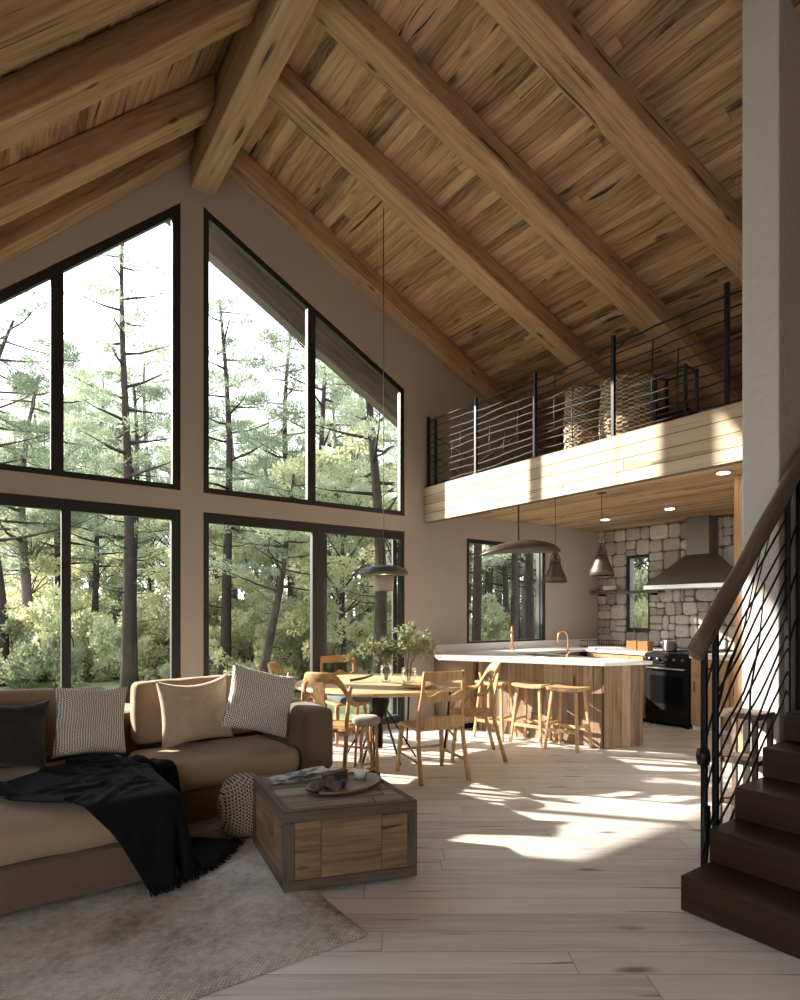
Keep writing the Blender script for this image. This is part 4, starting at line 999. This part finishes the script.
for k, (x, y, lab) in enumerate(((7.46, 4.86, 'amber copper planter box nearer the slot window, holding the seedling'), (7.44, 4.68, 'amber copper planter box on the worktop, right against the stove side'))):
    b = thing('copper_planter', lab, 'planter', (x, y, .9208), R(3))
    mb = MB(); w = .072; mb.box(-w, w, -w, w, 0, .006); 
    for q in ((-w, -w + .006, -w, w), (w - .006, w, -w, w), (-w + .006, w - .006, -w, -w + .006), (-w + .006, w - .006, w - .006, w)): mb.box(*q, .006, .135)
    mb.build('planter_body', M['copperbox'], b); MB().box(-.064, .064, -.064, .064, .02, .115).build('soil', M['bark'], b)
sd = thing('seedling', 'thin-stemmed green seedling growing from the copper planter before the slot window', 'plant', (7.46, 4.86, 1.037))
MB().tube([(0, 0, 0), (.01, .01, .2), (-.005, .03, .42), (.01, .02, .62)], [.006, .005, .004, .002], 6).build('stem', M['stem'], sd, True)
l = MB(); rng = random.Random(2)
for k in range(40):
    z = rng.uniform(.2, .66); a = rng.uniform(0, 2 * PI); d = Vector((math.cos(a), math.sin(a), rng.uniform(-.2, .6))).normalized(); s_ = d.cross(Vector((0, 0, 1))).normalized() * .014; p = Vector((0, .02, z)); e = p + d * rng.uniform(.05, .10)
    l.add([p, p.lerp(e, .5) + s_, e, p.lerp(e, .5) - s_], [(0, 1, 2, 3)])
l.build('foliage', M['leaf'], sd, recalc=False)
# bar stools
def stool():
    t = thing('bar_stool', '', 'stool', (0, 0, 0), 0, 'stools at the island')
    P = [[(-.185 + .37 * i / 14, -.15 + .30 * j / 10, .645 + .014 * ((i / 14 - .5) * 2) ** 2) for j in range(11)] for i in range(15)]
    Q = [[(x, y, z - .035) for x, y, z in r] for r in P]
    m = MB().grid(P).grid([list(reversed(r)) for r in Q])
    ring = [P[i][0] for i in range(15)] + [P[14][j] for j in range(1, 11)] + [P[i][10] for i in range(13, -1, -1)] + [P[0][j] for j in range(9, 0, -1)]
    b = len(m.v); m.v += ring + [(x, y, z - .035) for x, y, z in ring]; k = len(ring); m.f += [(b + i, b + (i + 1) % k, b + k + (i + 1) % k, b + k + i) for i in range(k)]
    o = m.build('seat', M['stool'], t)
    bm = bmesh.new(); bm.from_mesh(o.data); bmesh.ops.remove_doubles(bm, verts=bm.verts, dist=1e-4); bmesh.ops.recalc_face_normals(bm, faces=bm.faces); bm.to_mesh(o.data); bm.free(); mo = o.modifiers.new('e', 'BEVEL'); mo.width = .008; mo.limit_method = 'ANGLE'; mo.segments = 2
    for sx in (-1, 1):
        for sy in (-1, 1): MB().bar((sx * .185, sy * .165, 0), (sx * .135, sy * .10, .608), .03, .03, (0, 1, 0)).build('leg', M['stool'], t, bevel=.005)
    for sy in (-1, 1): MB().bar((-.168, sy * .145, .20), (.168, sy * .145, .20), .02, .035).build('footrest', M['stool'], t, bevel=.003)
    for sx in (-1, 1): MB().bar((sx * .165, -.135, .25), (sx * .165, .135, .25), .02, .03).build('stretcher', M['stool'], t, bevel=.003)
    return t
s1 = stool(); s1.location = (5.185, 4.16, 0); s1.rotation_euler = (0, 0, R(-78)); s1['label'] = 'oak bar stool nearest the boarded island corner'
dup(s1, (5.11, 4.59, 0), R(-76), 'oak bar stool in the middle of the three at the island'); dup(s1, (4.95, 5.02, 0), R(-74), 'oak bar stool at the dining table end of the island')
# lamps under the loft
CZ = 2.759
def bell_lamp(label, x, y, zt):
    t = thing('bell_pendant', label, 'lamp', (x, y, zt), R(-20), 'bell pendants in the kitchen')
    MB().lathe([(.135, -.33), (.12, -.27), (.075, -.17), (.066, -.13), (.05, -.105), (0, -.10), (0, -.106), (.045, -.112), (.06, -.135), (.070, -.172), (.115, -.272), (.130, -.33)], n=36).build('bell_shade', M['bell'], t, True)
    MB().lathe([(0, -.099), (.05, -.098), (.05, -.075), (.03, -.06), (.02, -.02), (.018, 0), (0, .0)], n=20).build('lamp_holder', M['bell'], t, True)
    MB().tube([(-.066, 0, -.13), (-.06, 0, -.06), (-.025, 0, .0), (0, 0, .02), (.025, 0, .0), (.06, 0, -.06), (.066, 0, -.13)], .007, 8).build('yoke', M['bell'], t, True)
    MB().tube([(0, 0, .021), (0, 0, CZ - zt - .012)], .004, 6).build('cord', M['bell'], t, True); MB().lathe([(0, 0), (.05, 0), (.05, .011), (0, .011)], n=24).build('ceiling_rose', M['bell'], t).location = (0, 0, CZ - zt - .0118)
    MB().lathe([(0, -.26), (.028, -.25), (.035, -.22), (.02, -.17), (.016, -.113), (0, -.113)], n=16).build('bulb', M['paper'], t, True)
    return t
bell_lamp('brown metal bell pendant hanging against the gable kitchen window edge', 5.42, 4.53, 2.12); bell_lamp('brown metal bell pendant hanging before the corner of the stone wall', 5.64, 4.07, 2.18)
ld = thing('disc_pendant', 'long dark shallow pendant on a rod, hanging under the loft before the kitchen window', 'lamp', (5.22, 4.88, 2.15), R(-35.6))
P = []
for i in range(29):
    u = -1 + 2 * i / 28; row = []
    hw = .20 * max(0.02, 1 - abs(u) ** 3) ** .6; top = .125 * max(.0, 1 - ((u - .25) / (1.25 if u < .25 else .78)) ** 2) ** .7; bot = -.015 - .03 * max(0, -u) ** 2
    for j in range(17):
        a = 2 * PI * j / 16; z = top * math.sin(a) if math.sin(a) > 0 else bot * 0 + .02 * math.sin(a)
        row.append((u * .47, hw * math.cos(a), z + bot + .03 + (.0 if u > 0 else -.02 * u * u)))
    P.append(row)
m = MB().grid(P); m.f.append(tuple(range(16))); m.f.append(tuple(28 * 17 + j for j in reversed(range(16)))); m.build('shade', M['bell'], ld, True)
MB().tube([(-.02, 0, .13), (-.02, 0, CZ - 2.15 - .03)], .010, 8).build('rod', M['bell'], ld, True); MB().lathe([(0, 0), (.05, 0), (.05, .028), (0, .029)], n=20).build('ceiling_rose', M['bell'], ld).location = (-.02, 0, CZ - 2.15 - .0295)
for (x, y, lab) in ((7.27, 5.19, 'round recessed ceiling light near the stone corner under the loft'), (7.17, 4.17, 'round recessed ceiling light before the hood chimney'), (5.72, 2.80, 'round recessed ceiling light by the timber post')):
    t = thing('recessed_downlight', lab, 'ceiling light', (x, y, CZ), 0, 'downlights in the loft ceiling'); MB().lathe([(.055, -.001), (.085, -.001), (.083, -.010), (.058, -.012)], n=30).build('trim_ring', M['rim'], t, True); MB().lathe([(0, -.0012), (.056, -.0012), (.056, -.0115), (.05, -.014), (0, -.0145)], n=24).build('lens', emit('downlight_lens', (1, .90, .76), 14), t)

# ------------------------------------------------------------------ loft
FZ = 3.0565
lr = thing('loft_railing', 'black iron balustrade of uneven wavy rods along the loft edge', 'railing', (4.80, 0, FZ)); rng = random.Random(11)
for y, h in ((6.07, .90), (5.93, .83), (5.18, .90), (4.28, .90), (3.34, .93), (2.32, .96)):
    p = MB().box(-.017, .017, y - .017, y + .017, 0, h).build('post', M['black'], lr, bevel=.003)
    MB().box(-.03, .03, y - .03, y + .03, .0005, .008).build('base_plate', M['black'], p)
for k in range(10):
    z0 = .05 + k * .087; pts = []
    for i in range(34):
        y = 6.06 - i * (6.06 - 2.09) / 33; pts.append((.0 + .012 * noise.noise(Vector((y * 2, k, 0))), y, z0 + .035 * noise.noise(Vector((y * 1.3, k * 3.1, 2))) + .012 * noise.noise(Vector((y * 5, k, 9))) + (.05 * (k - 5) / 5 * noise.noise(Vector((y * .6, 4, 1))))))
    MB().tube(pts, .0065 if k < 9 else .009, 6).build('rod', M['black'], lr, True)
for y, h in ((5.60, .66), (5.45, .78), (4.95, .62), (4.72, .45), (4.52, .70), (4.02, .82), (3.80, .60), (2.95, .74), (2.72, .6)): MB().tube([(.012, y, 0), (.0, y + .01, h * .5), (.008, y, h)], .006, 6).build('upright_rod', M['black'], lr, True)
for (a, b) in (((5.95, .62), (5.30, .20)), ((5.95, .36), (5.50, .06)), ((4.30, .30), (3.9, .24)), ((5.3, .1), (4.4, .34))): MB().tube([(.014, a[0], a[1]), (.02, (a[0] + b[0]) / 2, (a[1] + b[1]) / 2 + .01), (.014, b[0], b[1])], .006, 6).build('brace_rod', M['black'], lr, True)
def basket(label, x, y, r, h, lid):
    t = thing('wicker_basket', label, 'basket', (x, y, 3.031), 0, 'baskets on the loft')
    n = 56; rows = []; nz = 46
    for i in range(nz + 1):
        z = h * i / nz; rr = r * (.93 + .10 * math.sin(PI * i / nz)); row = []
        for j in range(n + 1):
            a = 2 * PI * j / n; row.append(((rr + .007 * math.cos(a * 14 + PI * (i // 2 % 2)) + .004 * math.sin(i * PI)) * math.cos(a), (rr + .007 * math.cos(a * 14 + PI * (i // 2 % 2))) * math.sin(a), z))
        rows.append(row)
    MB().grid(rows).build('basket_wall', M['wicker'], t, True); MB().lathe([(0, .004), (r * .92, .004), (r * .92, .012), (0, .012)], n=40).build('basket_bottom', M['wicker'], t)
    MB().lathe([(r * .96, h - .01), (r * 1.01, h), (r * 1.0, h + .02), (r * .93, h + .022), (r * .90, h), (r * .92, h - .01)], n=44).build('rim', M['wicker'], t, True)
    if lid: MB().lathe([(0, h + .05), (r * .5, h + .047), (r * 1.02, h + .028), (r * 1.02, h + .023), (0, h + .023)], n=40).build('lid', M['wicker'], t, True)
    return t
basket('narrower tall wicker basket on the loft, nearer the gable wall', 5.42, 4.16, .185, .80, True); basket('wider wicker basket with a broad body on the loft, behind the iron post', 5.42, 3.60, .27, .72, False)
rk = thing('metal_rack', 'black metal frame rack on the loft beside the wider basket', 'rack', (5.45, 3.11, 3.031)); 
for sx in (-1, 1):
    for sy in (-1, 1): MB().box(sx * .10 - .012, sx * .10 + .012, sy * .15 - .012, sy * .15 + .012, 0, .70).build('leg', M['black'], rk)
for z in (.30, .69): mb = MB(); [mb.box(-.088, .088, sy * .15 - .01, sy * .15 + .01, z - .012, z) for sy in (-1, 1)]; [mb.box(sx * .10 - .01, sx * .10 + .01, -.138, .138, z - .012, z) for sx in (-1, 1)]; mb.build('shelf_frame', M['black'], rk)
MB().box(-.09, .09, -.14, .14, .301, .31).build('shelf_plate', M['black'], rk)

# ------------------------------------------------------------------ stair
SY1 = 1.58; SXs = [2.81, 3.08, 3.345, 3.67, 3.97, 4.25, 4.53, 4.81, 5.09]
sc_ = thing('staircase', 'dark stained timber staircase of solid block steps climbing past the plaster wall', 'staircase', (0, 0, 0)); sc_['kind'] = 'thing'
for k in range(8):
    x0 = SXs[k]; s = MB().box(x0, 6.0, .55 if k else .45, SY1, k * .17 + .0005, k * .17 + .1695).build('step', M['dkwood'], sc_, bevel=.006)
HZ = lambda x: 1.275 + .92 * (x - 2.99)
rl = thing('stair_railing', 'black iron stair railing with slanting rods and a thick dark timber handrail', 'railing', (0, 1.612, 0)); rng = random.Random(4)
for x in (3.095, 3.21, 4.085, 4.245): MB().box(x - .014, x + .014, -.014, .014, 0, HZ(x) - .04).build('newel_post', M['black'], rl, bevel=.004)
pts = []; rs = []
for i in range(15):
    x = 2.955 + (4.385 - 2.955) * i / 14; pts.append((x, -.03 + .006 * noise.noise(Vector((x * 4, 0, 0))), HZ(x) + .008 * noise.noise(Vector((x * 3, 3, 0))))); rs.append(.053 * (1 + .12 * noise.noise(Vector((x * 3, 8, 0)))))
mb = MB().tube(pts, rs, 14, (.75, 1.0)); m = framed(mb, (2.955, 0, HZ(2.955)), (1, 0, .92)); o = mb.build('handrail', M['handrail'], rl, True); o.matrix_local = m
for k in range(11):
    off = .13 + k * .118; x0, x1 = 3.22, 4.08
    if HZ(x0) - off < .03: x0 = (.03 + off - 1.275) / .92 + 2.99
    if x1 - x0 < .15: continue
    pts = []
    for i in range(13):
        x = x0 + (x1 - x0) * i / 12; pts.append((x, .008 * noise.noise(Vector((x * 5, k, 0))), HZ(x) - off + .045 * noise.noise(Vector((x * 3.0, k * 2.3, 1)))))
    MB().tube(pts, .0065, 6).build('rod', M['black'], rl, True)
for k in range(4):
    off = .30 + k * .27; MB().tube([(3.12, 0, HZ(3.12) - off - .03), (3.16, .004, HZ(3.16) - off), (3.19, 0, HZ(3.19) - off + .04)], .006, 6).build('rod', M['black'], rl, True)
    off = .16 + k * .29; MB().tube([(4.10, 0, HZ(4.10) - off - .03), (4.16, .006, HZ(4.16) - off), (4.23, 0, HZ(4.23) - off + .05)], .006, 6).build('rod', M['black'], rl, True)
for (a, b, c, e) in (((3.24, .93), (3.42, 1.18), (3.62, 1.42), (3.95, 2.0)), ((3.23, .86), (3.36, 1.08), (3.55, 1.34), (3.78, 1.80)), ((3.62, .70), (3.66, 1.0), (3.75, 1.3), (3.84, 1.62))):
    MB().tube([(p[0], .016 + .01 * i % .02, p[1]) for i, p in enumerate((a, b, c, e))], [.007, .006, .005, .003], 6).build('twig_rod', M['black'], rl, True)
mb = MB().lathe([(0, -.05), (.03, -.04), (.036, 0), (.03, .04), (0, .05)], n=14); mb.build('knuckle', M['black'], rl, True).location = (3.085, 0, .70)
MB().tube([(3.10, -.01, .45), (3.07, -.014, .28), (3.04, -.02, .20)], [.02, .014, .004], 8).build('forged_foot', M['black'], rl, True); MB().tube([(3.10, -.012, .42), (3.09, -.016, .25), (3.085, -.02, .17)], [.018, .012, .004], 8).build('forged_foot', M['black'], rl, True)
# console against the plaster wall end, seen through the railing
cs = thing('console_table', 'narrow dark timber console with two lower shelves, seen through the stair railing', 'console table', (3.91, 1.775, 0))
MB().box(-.11, .125, -.115, .135, .80, .835).build('console_top', M['handrail'], cs, bevel=.004)
for z in (.26, .52): MB().box(-.10, .11, -.10, .12, z, z + .03).build('shelf', M['handrail'], cs, bevel=.003)
for sx in (-1, 1):
    for y in (-.095, .115): MB().box(sx * .10 - .014, sx * .10 + .014, y - .014, y + .014, 0, .80).build('leg', M['handrail'], cs)
SUN, SKY, EXPO = 7.2, 1.95, 1.27
# ------------------------------------------------------------------ outside
GZ = -.35
def ground():
    mb = MB(); P = []
    xs = np.linspace(-30, 75, 60); ys = np.linspace(6.4, 90, 50)
    for x in xs: P.append([(x, y, GZ + .12 * noise.noise(Vector((x * .15, y * .15, 0))) + max(0, y - 22) * .01) for y in ys])
    return mb.grid(P)
bk = MB().grid([[(x, y, GZ) for y in np.linspace(-60, -2.75, 12)] for x in np.linspace(-40, 50, 12)]).build('lawn_back', M['bounceground'], recalc=False); struct(bk)
o = ground().build('lawn', M['lawn'], smooth=True, recalc=False); struct(o)

def quads(mesh_name, mat, parent, C0, D, ln, w, rng):
    """many slim leaf blades as one mesh: centres C0, directions D"""
    n = len(C0); rv = rng.normal(size=(n, 3)); S = np.cross(D, rv); S /= np.maximum(np.linalg.norm(S, axis=1, keepdims=True), 1e-6)
    ln = ln[:, None]; w = w[:, None]
    a = C0; b = C0 + D * ln * .5 + S * w / 2; c = C0 + D * ln; d = C0 + D * ln * .5 - S * w / 2
    V = np.stack([a, b, c, d], 1).reshape(-1, 3)
    me = bpy.data.meshes.new(mesh_name); me.vertices.add(4 * n); me.vertices.foreach_set('co', V.astype(np.float32).ravel())
    me.loops.add(4 * n); me.loops.foreach_set('vertex_index', np.arange(4 * n, dtype=np.int32)); me.polygons.add(n); me.polygons.foreach_set('loop_start', np.arange(0, 4 * n, 4, dtype=np.int32))
    me.update(calc_edges=True); me.validate(); me.materials.append(mat)
    o = bpy.data.objects.new(mesh_name, me); C.objects.link(o)
    if parent is not None: o.parent = parent
    return o
def clusters(cs, per, rng, ln, w, upward=.6):
    """cs: (centre, radii) list"""
    A = []; D = []
    for c, r in cs:
        k = int(per * (r[0] * r[1] * 4) ** .5 * 1.0) + 12
        p = rng.normal(size=(k, 3)); p /= np.linalg.norm(p, axis=1, keepdims=True); p *= rng.uniform(.35, 1, size=(k, 1)) ** .6
        q = p * np.array(r); d = p + rng.normal(size=(k, 3)) * .6 + np.array((0, 0, upward)); d /= np.linalg.norm(d, axis=1, keepdims=True)
        A.append(q + np.array(c)); D.append(d)
    A = np.concatenate(A); D = np.concatenate(D); n = len(A)
    return A, D, rng.uniform(ln * .6, ln * 1.3, n), rng.uniform(w * .7, w * 1.3, n)

def pine(label, H, r0, crown, spread, nb, seed, leafm, barkm, group, per=300, bend=.15, top=1.0, ln=.125, w=.018, flat=.30):
    rng = np.random.default_rng(seed); t = thing('pine_tree', label, 'tree', (0, 0, GZ), 0, group)
    tp = []; ph = rng.uniform(0, 6)
    for i in range(15):
        z = H * i / 14; tp.append(Vector((bend * math.sin(z * .55 + ph) * (z / H), bend * math.cos(z * .47 + ph * 2) * (z / H), z)))
    mb = MB().tube(tp, [r0 * (1.25 if i == 0 else 1) * (1 - .86 * i / 14) + .012 for i in range(15)], 9); cs = []
    at = lambda z: tp[min(int(z / H * 14), 13)].lerp(tp[min(int(z / H * 14), 13) + 1], min(1, z / H * 14 - min(int(z / H * 14), 13)))
    for k in range(nb):
        f = (k + .5) / nb; z = H * (crown + (1 - crown) * f * .97); a = k * 2.4 + rng.uniform(-.5, .5)
        L = spread * (1 - .72 * f ** 1.3 * top) * rng.uniform(.55, 1.1); p0 = at(z); rise = rng.uniform(-.1, .45) * L
        d = Vector((math.cos(a), math.sin(a), 0)); sd = Vector((-d.y, d.x, 0)) * rng.uniform(-.25, .25) * L
        q = [p0, p0 + d * L * .35 + Vector((0, 0, rise * .2)) + sd * .3, p0 + d * L * .7 + Vector((0, 0, rise * .6)) + sd, p0 + d * L + Vector((0, 0, rise)) + sd]
        mb.tube(q, [r0 * .30 * (1 - f * .6) + .008, r0 * .2 * (1 - f * .5) + .006, .012, .006], 5)
        for m in range(rng.integers(2, 5)):
            e = q[3].lerp(q[1], rng.uniform(0, .8)); s = rng.uniform(.16, .34) * (.55 + .30 * spread) * (1.15 - .5 * f)
            cs.append(((e.x + rng.normal() * .22, e.y + rng.normal() * .22, e.z + rng.uniform(0, .25)), (s, s, s * flat + .03)))
        if rng.uniform() < .35:          # a bare dead stub lower down
            z2 = H * rng.uniform(crown * .45, crown); p2 = at(z2); dd = Vector((math.cos(a + 1), math.sin(a + 1), .1)); mb.tube([p2, p2 + dd * .35, p2 + dd * rng.uniform(.6, 1.1) + Vector((0, 0, .15))], [.018, .011, .004], 5)
    tt = tp[-1]; cs.append(((tt.x, tt.y, tt.z), (.14, .14, .22)))
    mb.build('trunk', barkm, t, True)
    A, D, l_, w_ = clusters(cs, per, rng, ln, w); quads('crown', leafm, t, A, D, l_, w_, rng)
    return t
def shrub(label, H, W_, seed, leafm, group, name='forest_shrub', per=520, ln=.085, w=.05, n=26, cat='shrub'):
    rng = np.random.default_rng(seed); t = thing(name, label, cat, (0, 0, GZ), 0, group); mb = MB(); cs = []
    for k in range(n):
        a = rng.uniform(0, 6.28); r = W_ * rng.uniform(.0, 1) ** .6; z = H * rng.uniform(.10, 1) * (1 - .45 * (r / W_) ** 2); c = (math.cos(a) * r, math.sin(a) * r, z)
        s = rng.uniform(.16, .32) * (W_ + H * .5) * .5; cs.append((c, (s, s, s * .75)))
        if k % 3 == 0: mb.tube([(math.cos(a) * .06, math.sin(a) * .06, -.1), (c[0] * .35, c[1] * .35, z * .5), c], [.022, .013, .005], 5)
    mb.build('stem', M['bark'], t, True); A, D, l_, w_ = clusters(cs, per, rng, ln, w, .3); quads('foliage', leafm, t, A, D, l_, w_, rng)
    return t
def broadleaf(label, H, W_, seed, leafm, group, per=420):
    rng = np.random.default_rng(seed); t = thing('young_broadleaf_tree', label, 'tree', (0, 0, GZ), 0, group); cs = []
    mb = MB().tube([(0, 0, -.1), (.05, .03, H * .3), (.0, .1, H * .6), (.05, .05, H * .9)], [.07, .055, .035, .01], 8)
    for k in range(34):
        f = rng.uniform(.2, 1); z = H * f; a = rng.uniform(0, 6.28); L = W_ * rng.uniform(.3, 1) * (1.05 - .6 * abs(f - .5)); c = (math.cos(a) * L, math.sin(a) * L, z); s = rng.uniform(.25, .45)
        mb.tube([(0.02, .06, z * .75), (c[0] * .5, c[1] * .5, z * .9), c], [.02, .012, .005], 5); cs.append((c, (s, s, s * .6)))
    mb.build('trunk', M['bark'], t, True); A, D, l_, w_ = clusters(cs, per, rng, .085, .052, .2); quads('crown', leafm, t, A, D, l_, w_, rng)
    return t
TH = R(35.6)
def at(px, d):        # a spot on the ground at a bearing (px across the picture) and distance
    u = (px - 400) / 600.0; return ((math.sin(TH) + math.cos(TH) * u) * d, (math.cos(TH) - math.sin(TH) * u) * d, GZ)
def put(o, x, y, rz=0, s=1): o.location = (x, y, GZ); o.rotation_euler = (0, 0, rz); o.scale = (s, s, s); return o

# the trees that read as individuals
pa = pine('tall slim pine standing alone on the lawn edge, straight dark trunk and open crown', 9.4, .12, .42, 1.7, 24, 3, M['needle'], M['bark'], None, 290, .12); put(pa, *at(127, 12.0)[:2])
pb = pine('bushy crooked pine with a heavy crown at the window edge over the sofa chaise', 9.0, .13, .34, 2.2, 34, 8, M['needle'], M['bark'], None, 340, .5, .45); put(pb, *at(2, 14.5)[:2], 1.2)
pc_ = pine('pine with a rounded open crown behind the window bay beside the pillar', 9.4, .13, .40, 1.8, 24, 15, M['needle'], M['bark'], None, 290, .22, .8); put(pc_, *at(226, 14.5)[:2], .5)
pd = pine('dense layered pine seen behind the mullion of the tall window', 9.3, .14, .30, 1.9, 30, 21, M['needle'], M['bark'], None, 300, .18, .8); put(pd, *at(291, 16)[:2], 2.0)
pe = pine('dark thin-trunked pine just past the mullion, under the eave timber', 8.4, .12, .45, 1.9, 22, 27, M['needle'], M['bark'], None, 290, .15, .8); put(pe, *at(322, 14)[:2], 4.0)
pf = pine('broad pine with a flat green crown behind the pendant cord', 8.3, .17, .42, 2.6, 28, 31, M['needle'], M['barkpale'], None, 310, .3, .5); put(pf, *at(362, 15.5)[:2], 5.0)
dup(pc_, at(378, 10.5), 2.2, 'stout dark pine trunk close behind the sliding glass door', None, (.95, .95, .85))
dup(pe, at(255, 11), 1.0, 'small dark leaning pine trunk low behind the glass door', None, (.8, .8, .55)).rotation_euler = (R(9), R(9), 1.0)
dup(pf, at(30, 16), 2.0, 'broad-crowned pine just outside the chaise-side window, by its mullion', None, (.9, .9, .98))
dup(pa, at(133, 13.2), 2.4, 'second pine trunk close behind the tall slim pine', None, (.9, .9, .72))
dup(pe, at(95, 17), .6, 'thin dark pine trunk between the mullion and the tall slim pine', None, (.9, .9, .8))
dup(pd, at(60, 17), 3.3, 'pine half hidden behind the mullion on the chaise side', None, (1.1, 1.1, 1.02))
for k, (px, d, s, r) in enumerate(((476, 11, .95, .3), (513, 13, 1.0, 1.6), (531, 10.8, .95, 2.9))):
    dup((pc_, pe, pa)[k], at(px, d), r,  ('dark pine trunk at the dining-side edge of the kitchen window', 'dark pine trunk in the middle of the kitchen window', 'pine trunk beside the mullion of the kitchen window')[k], None, (s * .75, s * .75, s))
# mid-distance and far pines, told apart by nothing
rng = random.Random(21); prot = [pine('distant haze-paled pine in the forest beyond the lawn', 10.5, .15, .30, 2.3, 26, 40 + k, M['needlehaze'], M['barkpale'], 'distant forest pines', 170, .25, .7, .22, .045) for k in range(3)]
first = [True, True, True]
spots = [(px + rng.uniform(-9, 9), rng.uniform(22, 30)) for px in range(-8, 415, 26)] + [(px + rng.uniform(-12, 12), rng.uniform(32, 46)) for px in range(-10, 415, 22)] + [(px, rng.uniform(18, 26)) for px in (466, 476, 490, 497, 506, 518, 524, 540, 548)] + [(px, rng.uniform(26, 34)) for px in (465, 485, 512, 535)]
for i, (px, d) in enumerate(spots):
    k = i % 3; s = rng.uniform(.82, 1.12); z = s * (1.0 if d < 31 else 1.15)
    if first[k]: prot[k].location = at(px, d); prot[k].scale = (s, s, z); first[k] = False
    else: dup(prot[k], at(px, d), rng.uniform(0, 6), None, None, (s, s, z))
# broadleaf saplings and the shrub edge
bl = [broadleaf('yellow-green broadleaf sapling among the shrubs beyond the lawn', 4.6, 1.5, 60, M['leafyel'], 'broadleaf saplings at the forest edge'), broadleaf('dark green broadleaf sapling among the shrubs beyond the lawn', 5.2, 1.6, 61, M['leaf'], 'dark broadleaf saplings at the forest edge')]
first = [True, True]
for i, (px, d) in enumerate(((30, 17), (150, 19), (178, 16), (215, 17), (245, 20), (275, 15), (345, 13), (300, 19), (95, 20), (60, 21), (120, 22), (395, 16), (330, 18), (480, 22), (500, 24), (540, 21), (520, 26))):
    k = (i * 7 + i // 3) % 2; s = rng.uniform(.8, 1.15)
    if first[k]: bl[k].location = at(px, d); first[k] = False
    else: dup(bl[k], at(px, d), rng.uniform(0, 6), None, None, (s, s, s))
sh_ = [shrub('leafy dark green shrub in the undergrowth beyond the lawn', 1.7, 1.2, 70, M['leaf'], 'shrubs at the forest edge'), shrub('bright yellow-green shrub in the undergrowth beyond the lawn', 1.5, 1.2, 71, M['leafyel'], 'bright shrubs at the forest edge')]
first = [True, True]
ss = [(px + rng.uniform(-6, 6), rng.uniform(13.5, 17)) for px in range(-5, 410, 23)] + [(px + rng.uniform(-8, 8), rng.uniform(18, 25)) for px in range(0, 410, 25)] + [(px, rng.uniform(18, 23)) for px in (468, 490, 508, 530, 545)] + [(632, 13.5), (645, 15), (655, 13), (622, 16)]
for i, (px, d) in enumerate(ss):
    k = 0 if rng.random() < .5 else 1; s = rng.uniform(.8, 1.35)
    if first[k]: sh_[k].location = at(px, d); sh_[k].scale = (s, s, s); first[k] = False
    else: dup(sh_[k], at(px, d), rng.uniform(0, 6), None, None, (s, s, s * rng.uniform(.9, 1.5)))
for px, d in ((628, 15.5), (640, 17), (650, 15)):
    dup(bl[1], at(px, d), px, 'dark leafy sapling filling the slot window in the stone wall', 'saplings behind the slot window', (1.1, 1.1, 1.35))

# ------------------------------------------------------------------ light, world, camera
sd_ = Vector((1, -1.2, -.72)).normalized()
L = bpy.data.lights.new('sun', 'SUN'); L.energy = SUN; L.angle = R(.9); L.color = (1.0, .92, .81)
so = bpy.data.objects.new('sun', L); C.objects.link(so); so.rotation_euler = sd_.to_track_quat('-Z', 'Y').to_euler(); so.location = (-6, 10, 8)
w = bpy.data.worlds.new('sky'); bpy.context.scene.world = w; w.use_nodes = True; nt = w.node_tree; bg = nt.nodes['Background']
g = sep(nt, nt.nodes.new('ShaderNodeTexCoord').outputs['Generated'])
lk(nt, ramp(nt, g[2], [(.0, (1.0, .985, .96)), (.35, (.90, .95, 1.0)), (1.0, (.66, .80, 1.0))]), bg.inputs[0]); bg.inputs[1].default_value = SKY
cam = bpy.data.cameras.new('camera'); cam.lens = 21.6; cam.sensor_width = 36; cam.sensor_fit = 'AUTO'; cam.shift_y = .112; cam.clip_end = 300
co = bpy.data.objects.new('camera', cam); C.objects.link(co); co.location = (0, 0, 1.45); co.rotation_euler = (R(90), 0, -TH)
scn = bpy.context.scene; scn.camera = co
vs = scn.view_settings; vs.view_transform = 'Standard'; vs.look = 'None'; vs.gamma = 1; vs.use_curve_mapping = False; vs.exposure = EXPO
scn.cycles.max_bounces = 10; scn.cycles.diffuse_bounces = 6; scn.cycles.transparent_max_bounces = 16; scn.cycles.sample_clamp_indirect = 8
scn.cycles.caustics_reflective = False; scn.cycles.caustics_refractive = False
